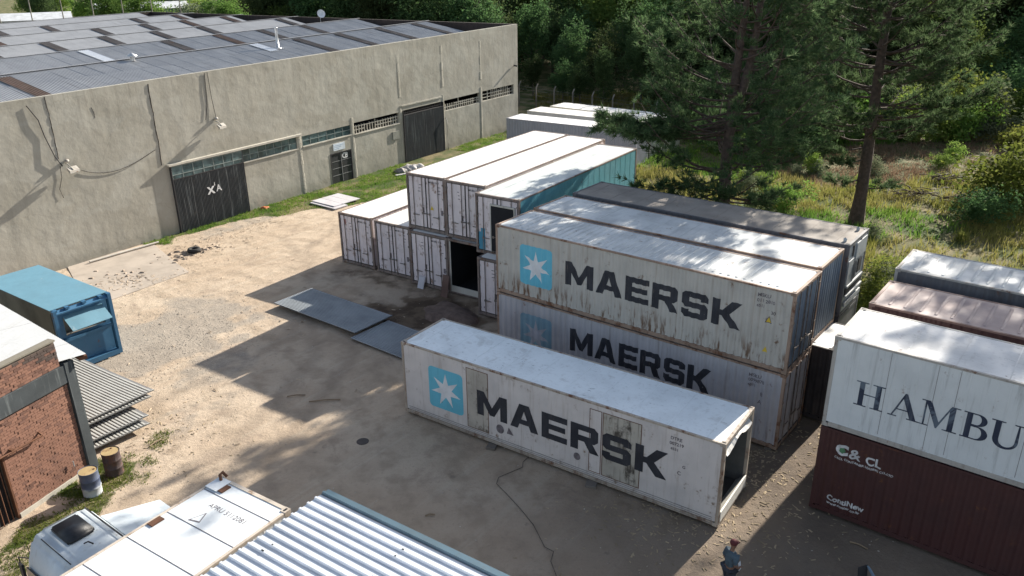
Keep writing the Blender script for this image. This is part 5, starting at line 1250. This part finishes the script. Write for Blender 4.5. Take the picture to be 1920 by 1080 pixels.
for sx_, hx, hy, hz_ in ((1, .16, .20, .93), (-1, .19, -.18, 1.02)):
    jj = [((hx, hy, hz_), .026)]; ee = []
    for f in range(4):
        b0 = len(jj); off = (f - 1.5) * .019
        jj += [((hx + .045, hy + off, hz_ - .012), .0105), ((hx + .078, hy + off, hz_ - .03), .0095), ((hx + .085 + .004 * (f in (1, 2)), hy + off, hz_ - .055), .008)]; ee += [(0, b0), (b0, b0 + 1), (b0 + 1, b0 + 2)]
    b0 = len(jj); jj += [((hx + .02, hy - .035 * sx_, hz_ - .02), .011), ((hx + .05, hy - .042 * sx_, hz_ - .035), .009)]; ee += [(0, b0), (b0, b0 + 1)]
    link('hand', skin_mesh('hand', jj, ee, M_skin, 1), PS)
for sy in (1, -1): MB().lathe([(0, -.02), (.014, -.01), (.014, .012), (0, .02)], 8, (.065, sy * .082, 1.655)).build('ear', M_skin, PS)
MB().prism([(.145, -.012, 1.655), (.145, .012, 1.655), (.172, .0, 1.635)], (-.01, 0, -.012)).build('nose', M_skin, PS)
MB().lathe([(.092, .0), (.096, .03), (.085, .07), (.05, .10), (0, .108)], 16, (.06, 0, 1.69)).build('hair', simple('dark_hair', (.012, .01, .01), .7), PS)
M_cap_ = simple('dark_red_cap', (.10, .018, .02), .8)
cp = MB().lathe([(.100, .0), (.104, .04), (.090, .085), (.05, .115), (0, .122)], 18, (.062, 0, 1.695)).build('cap', M_cap_, PS)
MB().prism([(.14, -.07, 1.70), (.14, .07, 1.70), (.24, .045, 1.685), (.24, -.045, 1.685)], (0, 0, .01)).build('peak', M_cap_, cp)
o = MB().prism([(.18, -.16, .88), (.26, -.14, .92), (.25, -.10, 1.14), (.17, -.12, 1.10)], (.006, -.008, 0)).build('paper_sheets', simple('paper', (.62, .62, .64), .7)); o.location = (5.62, 16.75, 0); o.rotation_euler = (0, 0, R(25)); tag(o, 'white sheets of paper held by the person in the dark red cap', 'papers')

# ------------------------------------------------------------------ vegetation
def leaf_mat(name, c1, c2, c3, trans=.35, rough=.85, nsc=.9, vary=1.0):
    t = NT(name); v = t.coords(False); oi = t.node('ShaderNodeObjectInfo'); geo = t.node('ShaderNodeNewGeometry')
    f = t.ramp(t.noise(geo.outputs['Position'], nsc, 3), .35, .65); c = t.mix(f, c1, c2)
    f2 = t.noise(geo.outputs['Position'], 6.0, 2); c = t.mix(t.ramp(f2, .55, .7), c, c3)
    hs = t.node('ShaderNodeHueSaturation'); t.L(c, hs.inputs['Color']); t.L(t.ramp(oi.outputs['Random'], 0, 1, .5 - .03 * vary, .5 + .03 * vary), hs.inputs['Hue']); t.L(t.ramp(oi.outputs['Random'], 0, 1, 1 - .35 * vary, 1 + .35 * vary), hs.inputs['Value'])
    t.L(hs.outputs[0], t.b.inputs['Base Color']); t.b.inputs['Roughness'].default_value = rough; t.b.inputs['Specular IOR Level'].default_value = .12
    tr = t.node('ShaderNodeBsdfTranslucent'); t.L(hs.outputs[0], tr.inputs['Color']); mx = t.node('ShaderNodeMixShader'); mx.inputs[0].default_value = trans
    t.L(t.b.outputs[0], mx.inputs[1]); t.L(tr.outputs[0], mx.inputs[2]); t.L(mx.outputs[0], t.out.inputs['Surface']); return t.m
M_needle = leaf_mat('pine_needles', (.055, .098, .045), (.095, .15, .062), (.18, .22, .12), .5, vary=.15)
M_leafd = leaf_mat('dark_leaves', (.052, .088, .034), (.08, .125, .045), (.12, .16, .06), .48)
M_leafm = leaf_mat('green_leaves', (.10, .16, .036), (.145, .21, .05), (.21, .25, .08), .5)
M_leafy = leaf_mat('yellow_green_leaves', (.17, .24, .04), (.22, .27, .06), (.28, .28, .09), .48)
M_leafg = leaf_mat('grey_green_leaves', (.12, .145, .08), (.16, .185, .11), (.22, .23, .15), .45)
M_bark = simple('pine_bark', (.085, .058, .045), .9, 0, .4, 5, .8)
M_bark2 = simple('grey_bark', (.13, .11, .09), .9, 0, .35, 4, .6)

def needles(points, dirs, per, ln, wd, seed, mat, name):
    rr = np.random.default_rng(seed); n = len(points) * per
    P = np.repeat(points, per, 0); D0 = np.repeat(dirs, per, 0)
    d = rr.normal(size=(n, 3)); d /= np.linalg.norm(d, axis=1)[:, None]; d = d * .9 + D0 * .95; d /= np.linalg.norm(d, axis=1)[:, None]
    side = np.cross(d, rr.normal(size=(n, 3))); side /= np.linalg.norm(side, axis=1)[:, None] + 1e-6
    L_ = rr.uniform(.6, 1.1, n)[:, None] * ln; b = P + rr.normal(size=(n, 3)) * ln * .07
    V = np.stack([b - side * wd / 2, b + side * wd / 2, b + d * L_], 1).reshape(-1, 3)
    return np_mesh(name, V, np.arange(n * 3).reshape(-1, 3), mat)
def pine(name_label, loc, seed, H, r0, crown0, rad, lean=(0, 0), fork=None, ntuft=10, group=None, low=None, dens=1.0):
    rr = random.Random(seed); T = thing('pine_tree', name_label, 'tree', loc, 0, group)
    def axis(z, k=0): f = z / H; return Vector((lean[0] * f + .25 * math.sin(f * 5 + seed), lean[1] * f + .2 * math.cos(f * 4 + seed), z))
    tr = MB(); stems = [None]
    tr.tube([axis(H * i / 12) for i in range(13)], [r0 * (1 - .88 * (i / 12) ** 1.1) + (.12 if i == 0 else 0) for i in range(13)], 10)
    sec = None
    if fork:
        z0, off = fork; sec = lambda z: axis(z) + Vector((off[0], off[1], 0)) * min(1, (z - z0) / 3.5)
        tr.tube([sec(z0 + (H * .93 - z0) * i / 10) for i in range(11)], [r0 * .72 * (1 - .85 * i / 10) for i in range(11)], 9)
    tr.build('trunk', M_bark, T)
    br = MB(); pts = []; dirs = []
    z = crown0
    while z < H - .3:
        f = (z - crown0) / (H - crown0); reach = rad * (1.0 - f ** 1.8) * (.75 + .35 * math.sin(min(1, f * 4) * math.pi / 2)) + .5
        for q in range(rr.choice([1, 2, 2])):
            a = rr.uniform(0, 2 * math.pi); base = (sec(z) if (sec and z > fork[0] and rr.random() < .5) else axis(z)); ln = reach * rr.uniform(.55, 1.1)
            up = rr.uniform(-.08, .35) + f * .5; wob = rr.uniform(-.4, .4)
            P_ = [base + Vector((math.cos(a + wob * u) * ln * u, math.sin(a + wob * u) * ln * u, ln * up * u + ln * .22 * u * u * (1 - 0 * f) - ln * .1 * math.sin(u * 3))) for u in [k / 6 for k in range(7)]]
            br.tube(P_, .075 * (1 - f * .6) + .01, 5, .012, cap=False)
            m_ = max(4, int(ln * 3.6 * dens))
            for k in range(m_):
                u = rr.uniform(.28, 1.0) ** .8; i0 = min(5, int(u * 6)); p_ = P_[i0].lerp(P_[i0 + 1], u * 6 - i0)
                sl = rr.uniform(.3, 1.3) * (1.25 - u) * min(2.0, ln * .35) + .15; sa = a + rr.choice([-1, 1]) * rr.uniform(.4, 1.3); q_ = p_ + Vector((math.cos(sa) * sl, math.sin(sa) * sl, sl * rr.uniform(0, .5)))
                if sl > .4: br.tube([p_, (p_ + q_) / 2 + Vector((0, 0, -.04)), q_], .018, 3, .006, cap=False)
                nt_ = max(2, int(sl * 4.5))
                for j in range(nt_):
                    w_ = .35 + .65 * (j + 1) / nt_; pp = p_.lerp(q_, w_) + Vector([rr.gauss(0, .11) for _ in range(3)]); pts.append(pp)
                    dd = (q_ - p_); dd = dd.normalized() if dd.length > 0 else Vector((0, 0, 1)); dirs.append((dd + Vector((0, 0, .7))).normalized())
        z += rr.uniform(.13, .28)
    if low:
        for (az, ln, z) in low:
            base = axis(z); P_ = [base + Vector((math.cos(az) * ln * u, math.sin(az) * ln * u, -.35 * ln * .3 * math.sin(u * 2.6) + .1 * u * u)) for u in [k / 6 for k in range(7)]]
            br.tube(P_, .06, 5, .012, cap=False)
            for k in range(int(ln * 8)):
                u = rr.uniform(.35, 1); i0 = min(5, int(u * 6)); p_ = P_[i0].lerp(P_[i0 + 1], u * 6 - i0); sa = az + rr.uniform(-1.4, 1.4); sl = rr.uniform(.2, .9)
                q_ = p_ + Vector((math.cos(sa) * sl, math.sin(sa) * sl, rr.uniform(-.1, .4))); br.tube([p_, q_], .015, 3, .006, cap=False)
                for j in range(3): pts.append(p_.lerp(q_, .5 + j * .25) + Vector([rr.gauss(0, .08) for _ in range(3)])); dirs.append((q_ - p_).normalized())
    br.build('branches', M_bark, T)
    link('crown', needles(np.array(pts), np.array(dirs), ntuft, .42, .040, seed, M_needle, 'crown'), T)
    return T
pine('tall fork-trunked pine standing right behind the tan-roofed container', (11.0, 39.6, 0), 3, 19, .38, 4.3, 5.3, (.2, .5), (7.6, (.62, -.15)), 17, dens=.74,
     low=((R(165), 6.2, 7.9), (R(178), 5.6, 8.3), (R(172), 6.3, 8.6), (R(150), 5.6, 7.6), (R(160), 6.0, 8.0), (R(190), 5.6, 8.2), (R(200), 4.8, 4.8), (R(215), 4.6, 4.4), (R(188), 4.6, 5.4), (R(240), 3.5, 4.6), (R(20), 3.4, 4.2)))
pine('tall straight-trunked pine at the edge of the field, right of the forked one', (21.4, 48.3, 0), 8, 25, .39, 5.3, 6.1, (1.3, 1.5), None, 17, dens=.95, low=((R(200), 2.4, 4.2), (R(175), 3.2, 4.9), (R(5), 1.8, 2.4), (R(182), 1.9, 2.9), (R(20), 3.5, 6.2)))
pine('pine beyond the right edge whose crown dapples the right row of containers', (34.0, 41.0, 0), 15, 26, .42, 10, 5.4, (0, 0), None, 12)

def crown_mesh(name, seed, rx, rz, zc, nclump, per, leaf, mat, lump=.35, low=0.0):
    rr = np.random.default_rng(seed)
    # several overlapping lobes, clumps of leaves spread through their outer half
    nl = 7; lc = rr.normal(size=(nl, 3)) * (rx * .42, rx * .42, rz * .40); lr = rr.uniform(.42, .72, nl)
    which = rr.integers(0, nl, nclump); d = rr.normal(size=(nclump, 3)); d /= np.linalg.norm(d, axis=1)[:, None]
    rad = rr.uniform(.45, 1.0, nclump) ** .6; C = lc[which] + d * (rad * lr[which])[:, None] * (rx, rx, rz)
    C[:, 2] = np.maximum(C[:, 2] + zc, low + rr.uniform(0, .4, nclump)); cs = rr.uniform(.5, 1.3, nclump) * rx * .15 + .1
    n = nclump * per; P = np.repeat(C, per, 0) + rr.normal(size=(n, 3)) * np.repeat(cs, per)[:, None] * (.8, .8, .55)
    a = rr.normal(size=(n, 3)); a[:, 2] *= .6; a /= np.linalg.norm(a, axis=1)[:, None]; b = np.cross(a, rr.normal(size=(n, 3))); b /= np.linalg.norm(b, axis=1)[:, None] + 1e-6
    s = rr.uniform(.6, 1.25, n)[:, None] * leaf; a = a * s; b = b * s * .5
    V = np.stack([P - a, P + b, P + a, P - b], 1).reshape(-1, 3)
    return np_mesh(name, V, np.arange(n * 4).reshape(-1, 4), mat)
def trunk_mesh(seed, h, r, spread, mat):
    rr = random.Random(seed); mb = MB(); mb.tube([(0.15 * math.sin(i), .1 * math.cos(i * 1.3), h * i / 6) for i in range(7)], [r * (1 - .11 * i) for i in range(7)], 8)
    for k in range(7):
        a = rr.uniform(0, 6.28); z = h * rr.uniform(.35, .95); l = spread * rr.uniform(.5, 1); mb.tube([(0, 0, z), (math.cos(a) * l * .5, math.sin(a) * l * .5, z + l * .35), (math.cos(a) * l, math.sin(a) * l, z + l * .9)], r * .45, 5, r * .1)
    return mb.mesh('trunk', mat)
CV = []
for k, (mt, rx, rz, zc, nc) in enumerate(((M_leafd, 3.6, 4.6, 7.6, 330), (M_leafd, 4.2, 4.2, 8.4, 360), (M_leafd, 3.0, 5.4, 8.0, 320), (M_leafm, 3.6, 4.4, 7.4, 330), (M_leafm, 4.0, 5.0, 8.4, 360), (M_leafg, 3.4, 4.2, 7.0, 300), (M_leafy, 3.2, 4.0, 6.0, 300))):
    CV.append((crown_mesh('crown', 40 + k, rx, rz, zc, nc, 26, .20, mt, low=1.6), trunk_mesh(60 + k, zc + 1.5, .2, rx * .8, M_bark2)))
def tree(k, x, y, s, rz, label, group, sz=1.0):
    T = thing('broadleaf_tree', label, 'tree', (x, y, 0), rz, group); T.scale = (s, s, s * sz)
    link('trunk', CV[k][1], T); link('crown', CV[k][0], T); return T
fr = random.Random(77)
def in_frame(x, y, z=8, mg=250):
    f = 1511.1; d = y * _cp - (z - CAMH) * _sp; 
    if d < 5: return False
    u = 960 + f * x / d; return -mg < u < 1920 + mg
# woodland behind the concrete fence
cnt = 0; F0_, F1_ = Vector((1.07, 92.6)), Vector((14.2, 78.7)); fd = (F1_ - F0_).normalized(); fn = Vector((-fd.y, fd.x)); 
if fn.y < 0: fn = -fn
for rw in range(9):
    off = 4.5 + rw * (5.0 + rw * .9); a = -62
    while a < 48:
        p_ = F0_ + fd * (a + fr.uniform(-1.5, 1.5)) + fn * (off + fr.uniform(-1.5, 1.5)); a += 5.2 + rw * .8
        if not in_frame(p_.x, p_.y) or p_.y > 300: continue
        s_w = (p_.x - WO[0]) * WD[0] + (p_.y - WO[1]) * WD[1]; t_w = (p_.x - WO[0]) * WN[0] + (p_.y - WO[1]) * WN[1]
        if s_w < 43 and -3 < t_w < 62: continue
        if p_.x > 27 and p_.y < 84 + (p_.x - 27) * .3: continue
        k = fr.choice([0, 1, 2, 0, 1, 2, 3, 4]) if rw < 5 else fr.choice([0, 1, 3, 4, 5])
        k = fr.choice([0, 1, 2]) if rw < 3 else k
        grp = 'woodland trees behind the fence'; sc_ = (.42, .62, .85, 1.05, 1.2, 1.3, 1.4, 1.4, 1.4)[rw] if p_.x > -4 else 1.15; tree(k, p_.x, p_.y, sc_ * fr.uniform(.9, 1.15), fr.uniform(0, 6), 'dark broadleaf tree in the dense woodland beyond the yard and warehouse', grp, fr.uniform(.95, 1.25)); cnt += 1
# belt beyond the warehouse, lighter, then the houses side
for rw in range(6):
    y0 = 128 + rw * 16; x = -70 - rw * 14
    while x < 20 + rw * 4:
        px_, py_ = x + fr.uniform(-2, 2), y0 + x * -.28 + fr.uniform(-4, 4); x += 7.5 + rw * 1.2
        t_w = (px_ - WO[0]) * WN[0] + (py_ - WO[1]) * WN[1]
        if not in_frame(px_, py_) or (t_w < 64 and (px_ - WO[0]) * WD[0] + (py_ - WO[1]) * WD[1] < 44): continue
        # leave the clearing where the houses stand
        u = 960 + 1511 * px_ / (py_ * _cp + CAMH * _sp)
        if u < 235 and py_ < 205: continue
        k = fr.choice([3, 4, 5, 6, 0, 3]); tree(k, px_, py_, fr.uniform(.75, 1.15), fr.uniform(0, 6), 'green broadleaf tree in the belt beyond the far side of the warehouse', 'tree belt beyond the warehouse', fr.uniform(.8, 1.1)); cnt += 1
# right side woodland above the field
for rw in range(7):
    x = 24 + rw * 1.5
    while x < 105 + rw * 14:
        px_ = x + fr.uniform(-2, 2); py_ = 88 + rw * 9 + (x - 24) * .12 + fr.uniform(-3, 3); x += 6.2 + rw * .6
        if not in_frame(px_, py_): continue
        k = fr.choice([0, 1, 3, 5, 4, 2]) if px_ < 48 else fr.choice([3, 4, 5, 5, 3, 0]); s_ = fr.uniform(.7, 1.15) * (1.2 if px_ < 45 else .85)
        tree(k, px_, py_, s_, fr.uniform(0, 6), 'broadleaf tree in the woodland on the rise above the field', 'woodland trees above the field'); cnt += 1
# shrubs of the field
M_bush = leaf_mat('bush_leaves', (.12, .19, .035), (.17, .24, .05), (.23, .28, .08), .5)
SV = [crown_mesh('foliage', 90 + k, rx, rz, rz * .75, nc, 24, lf, mt, low=.05) for k, (mt, rx, rz, nc, lf) in enumerate(((M_bush, 1.5, 1.25, 130, .10), (M_leafy, 1.3, 1.0, 110, .10), (M_leafg, 1.4, 1.3, 110, .09), (M_leafd, 1.7, 1.5, 140, .11), (M_leafy, .9, 1.1, 80, .09)))]
st_me = trunk_mesh(99, .9, .035, .6, M_bark2)
def shrub(k, x, y, s, label, group='shrubs of the field', sz=1.0):
    T = thing('shrub', label, 'shrub', (x, y, float(zground(np.array([x]), np.array([y]))[0]) - .05), fr.uniform(0, 6), group); T.scale = (s, s, s * sz)
    link('stems', st_me, T); link('foliage', SV[k], T)
for k, x, y, s, lb in ((0, 16.9, 34.2, .95, 'fresh green shrub in the gap between the cooling-unit container and the right row'), (1, 19.4, 38.4, .9, 'yellow-green shrub behind the gap to the right row'), (2, 18.4, 36.6, .8, 'grey-green shrub behind the cooling-unit container end'),
                       (0, 33.2, 51.0, 1.9, 'large bright green bush at the right edge behind the white ribbed roof'), (1, 35.6, 52.4, 1.6, 'yellow-green bush behind the large bright one at the right edge'), (3, 29.2, 47.6, .9, 'dark low bush in the shaded hollow before the large bright bush'),
                       (1, 10.6, 26.0, .28, 'small sunlit weed between the lettered stack and the right stack')):
    shrub(k, x, y, s, lb, None)
for i in range(135):
    x = fr.uniform(15, 62); y = fr.uniform(44, 88)
    if not in_frame(x, y, 0, 60) or (x - 21.4) ** 2 + (y - 48.3) ** 2 < 4: continue
    t_ = (x + .633) * .617 + (y - 30.866) * .787
    if t_ < 14.5: continue
    far = y > 66 or x > 46
    if not far and fr.random() < .3: continue
    k = fr.choice([0, 2, 3, 0, 3, 1]) if far else fr.choice([1, 2, 4, 0]); s = fr.uniform(1.0, 2.1) if far else fr.uniform(.35, .9)
    shrub(k, x, y, s, 'leafy shrub in the rough field before the woodland', 'shrubs of the field', fr.uniform(.8, 1.2))
# heaps of cut dark branches in the hollow of the field
for i, (hx, hy, lb) in enumerate(((27.6, 53.6, 'heap of dark cut branches in the field, nearer the straight pine'), (30.4, 52.2, 'heap of dark cut branches in the hollow left of the big bright bush'), (32.0, 57.5, 'low brown heap of brush farther up the field'))):
    T = thing('brush_heap', lb, 'brush heap', (hx, hy, 0), 0)
    for k in range(46):
        a = fr.uniform(0, 6.28); l = fr.uniform(.5, 1.5); cx, cy, cz = fr.gauss(0, .8), fr.gauss(0, .5), fr.uniform(.05, .75); d_ = Vector((math.cos(a), math.sin(a), fr.uniform(-.25, .25))) * l
        p_ = Vector((cx, cy, cz)); MB().tube([p_ - d_ * .5, p_ + Vector((0, 0, .06)), p_ + d_ * .5], fr.uniform(.02, .06), 4, .015).build('branch', M_bark if k % 3 else M_bark2, T)
# grasses
def blades(name, mat, pts, h0, h1, per, seed, wd=.03, spread=.16):
    rr = np.random.default_rng(seed); n = len(pts) * per; P = np.repeat(pts, per, 0) + rr.normal(size=(n, 2)) * spread; h = np.repeat(rr.uniform(h0, h1, len(pts)), per) * rr.uniform(.5, 1.1, n)
    a = rr.uniform(0, 6.28, n); z = zground(P[:, 0], P[:, 1]); ln = rr.normal(size=(n, 2)) * .35 * h[:, None]
    V = np.stack([np.stack([P[:, 0] - np.cos(a) * wd, P[:, 1] - np.sin(a) * wd, z - .02], 1), np.stack([P[:, 0] + np.cos(a) * wd, P[:, 1] + np.sin(a) * wd, z - .02], 1), np.stack([P[:, 0] + ln[:, 0], P[:, 1] + ln[:, 1], z + h], 1)], 1).reshape(-1, 3)
    return tag(link(name, np_mesh(name, V, np.arange(n * 3).reshape(-1, 3), mat)), kind='stuff')
M_gb = leaf_mat('grass_green', (.10, .16, .025), (.15, .20, .035), (.21, .22, .06), .45, nsc=.5)
M_gy = leaf_mat('grass_yellow', (.21, .23, .05), (.30, .28, .09), (.36, .31, .14), .45, nsc=.4)
M_gs = leaf_mat('grass_straw', (.28, .21, .12), (.36, .28, .17), (.22, .16, .10), .35, nsc=.4)
q = np.random.default_rng(21); N0 = 60000; gx_ = q.uniform(-2, 66, N0); gy_ = q.uniform(30, 100, N0)
ok = (field_mask(gx_, gy_) > .5) & ((gx_ - 0) / gy_ < .72) & (gx_ > 3); gx_, gy_ = gx_[ok], gy_[ok]
tt_ = (gx_ + .633) * .617 + (gy_ - 30.866) * .787; aa_ = (gx_ + .633) * .787 - (gy_ - 30.866) * .617
ok = ~((tt_ < 8.2) & (aa_ < 13)); ok &= ~((tt_ < 12.0) & (aa_ > 13.2) & (aa_ < 40) & (tt_ < 9.8)); gx_, gy_ = gx_[ok], gy_[ok]
gn = vnoise(gx_, gy_, 6, 31); straw = np.exp(-(((gx_ - 26) / 6) ** 2 + ((gy_ - 63) / 6) ** 2)) + np.exp(-(((gx_ - 38) / 8) ** 2 + ((gy_ - 66) / 5) ** 2)); dn_ = vnoise(gx_, gy_, 1.8, 33)
cls = np.where(straw + gn * .35 > .55, 2, np.where(gn > .5, 1, 0)); keep = q.random(len(gx_)) < (.25 + .75 * sstep(.3, .6, dn_)); P2 = np.stack([gx_, gy_], 1)
blades('field_grass', M_gb, P2[(cls == 0) & keep], .25, .65, 6, 1, .03); blades('yellow_field_grass', M_gy, P2[(cls == 1) & keep], .3, .8, 6, 2, .03); blades('dry_straw_grass', M_gs, P2[(cls == 2) & keep], .15, .45, 6, 3, .03)
# verge under the warehouse wall
s_ = q.uniform(-3, 39, 22000); d_ = q.uniform(.02, 9, 22000) ; vx = WO[0] + WD[0] * s_ - WN[0] * d_; vy = WO[1] + WD[1] * s_ - WN[1] * d_; ok = (field_mask(vx, vy) > .45) & (q.random(22000) < .25 + .75 * (vnoise(vx, vy, 1.1, 35) > .42)); ok &= ~((s_ > 21) & (s_ < 27.5) & (d_ < 2.2))
blades('verge_grass', M_gb, np.stack([vx[ok], vy[ok]], 1), .05, .20, 5, 4, .022, .1)
bx = q.uniform(-17, -10.5, 9000); by = q.uniform(16.5, 26, 9000); ok = (field_mask(bx, by) > .4) & ~(((bx - BO[0]) * math.cos(BY) + (by - BO[1]) * math.sin(BY) < 0.1) & (-(bx - BO[0]) * math.sin(BY) + (by - BO[1]) * math.cos(BY) > -.02))
blades('weeds', M_gb, np.stack([bx[ok], by[ok]], 1), .03, .12, 5, 5, .018, .08)
# concrete fence posts with bent tops
M_post = paint('fence_concrete', (.26, .24, .20), .9, .3, rust=0, dirt=.35)
pm = MB().prism([(-.06, -.06, 0), (.06, -.06, 0), (.06, .06, 0), (-.06, .06, 0)], (0, 0, 2.35)).prism([(-.06, -.05, 2.35), (.06, -.05, 2.35), (.06, .06, 2.35), (-.06, .06, 2.35)], (.32, 0, .38)).mesh('post', M_post)
FT = thing('concrete_fence', 'concrete post fence with bent tops and thin wires behind the far containers', 'fence', (F0_.x, F0_.y, 0), math.atan2(fd.y, fd.x))
for k in range(-5, 8):
    o = link('post', pm, FT); o.location = (k * 2.73 * 1.0, 0, 0); o.rotation_euler = (0, 0, R(100))
for s_ in (-1, 1): MB().tube([(19.1 + s_ * 1.1, 0, 0), (19.1, 0, 2.2)], .05, 5).build('brace', M_post, FT)
for z in (.5, 1.0, 1.5, 2.0, 2.3): MB().tube([(-14, -.06, z), (19.1, -.06, z)], .008, 3).build('wire', M_steel, FT)
# houses and tall posts far behind, upper left
M_hw = paint('far_white_wall', (.58, .58, .58), .8, .2, rust=0, dirt=.2); M_hg = paint('far_green_wall', (.22, .34, .30), .8, .3, rust=0, dirt=.3); M_hr = paint('far_roof', (.60, .62, .63), .6, .2, rust=0); M_hb = paint('far_dark_wall', (.14, .15, .16), .8, .2, rust=0)
def house(label, x, y, w_, d_, h_, rz, wall, roof, nw):
    T = thing('house', label, 'house', (x, y, 0), rz); MB().box(0, w_, 0, d_, 0, h_).build('wall', wall, T)
    MB().prism([(-.5, -.6, h_ + .02), (-.5, d_ + .6, h_ + .02), (-.5, d_ / 2, h_ + 1.1)], (w_ + 1, 0, 0)).build('roof', roof, T)
    for k in range(nw):
        a = w_ * (k + .3) / nw; f = MB().box(a, a + w_ * .45 / nw, -.06, -.002, 1.0, 2.3).build('window', M_hw, T); MB().box(a + .08, a + w_ * .45 / nw - .08, -.08, -.062, 1.1, 2.2).build('pane', M_glass, f)
house('low white-roofed house with pale wall at the upper left, farthest left', -92, 152, 12, 8, 6.0, R(28), M_hw, M_hr, 3)
house('green-trimmed long shed at the upper left beside the tall posts', -77, 160, 16, 8, 7.2, R(28), M_hg, M_hr, 4)
house('dark low building between the white and the green house at the upper left', -83, 150, 8, 6, 5.2, R(28), M_hb, M_hr, 2)
tp = MB().tube([(0, 0, 0), (.1, 0, 11.5)], .11, 6, .07).mesh('tall_post', M_post)
for k in range(9):
    o = link('tall_post', tp); o.location = (-80 + k * 3.7, 118 + k * 1.6, 0); o.scale = (1, 1, fr.uniform(.92, 1.05)); tag(o, 'slender tall post in the row beyond the warehouse roof at the upper left', 'post', 'tall posts beyond the warehouse')
vn = thing('parked_van', 'small white van half hidden among the trees beyond the warehouse', 'van', (-36.5, 176, 0), R(15))
MB().prism([(0, 0, .4), (4.6, 0, .4), (4.6, 0, 1.1), (3.9, 0, 1.3), (3.3, 0, 2.1), (.1, 0, 2.1)], (0, 1.8, 0)).build('body', M_hw, vn); MB().box(3.0, 3.5, -.01, -.002, 1.3, 1.9).build('window', M_scr, vn)
for x_ in (.9, 3.7): o = MB().lathe([(0, -.1), (.33, -.1), (.33, .1), (0, .1)], 12).build('wheel', M_gasket, vn); o.rotation_euler = (R(90), 0, 0); o.location = (x_, .0, .34)
print('trees', cnt)
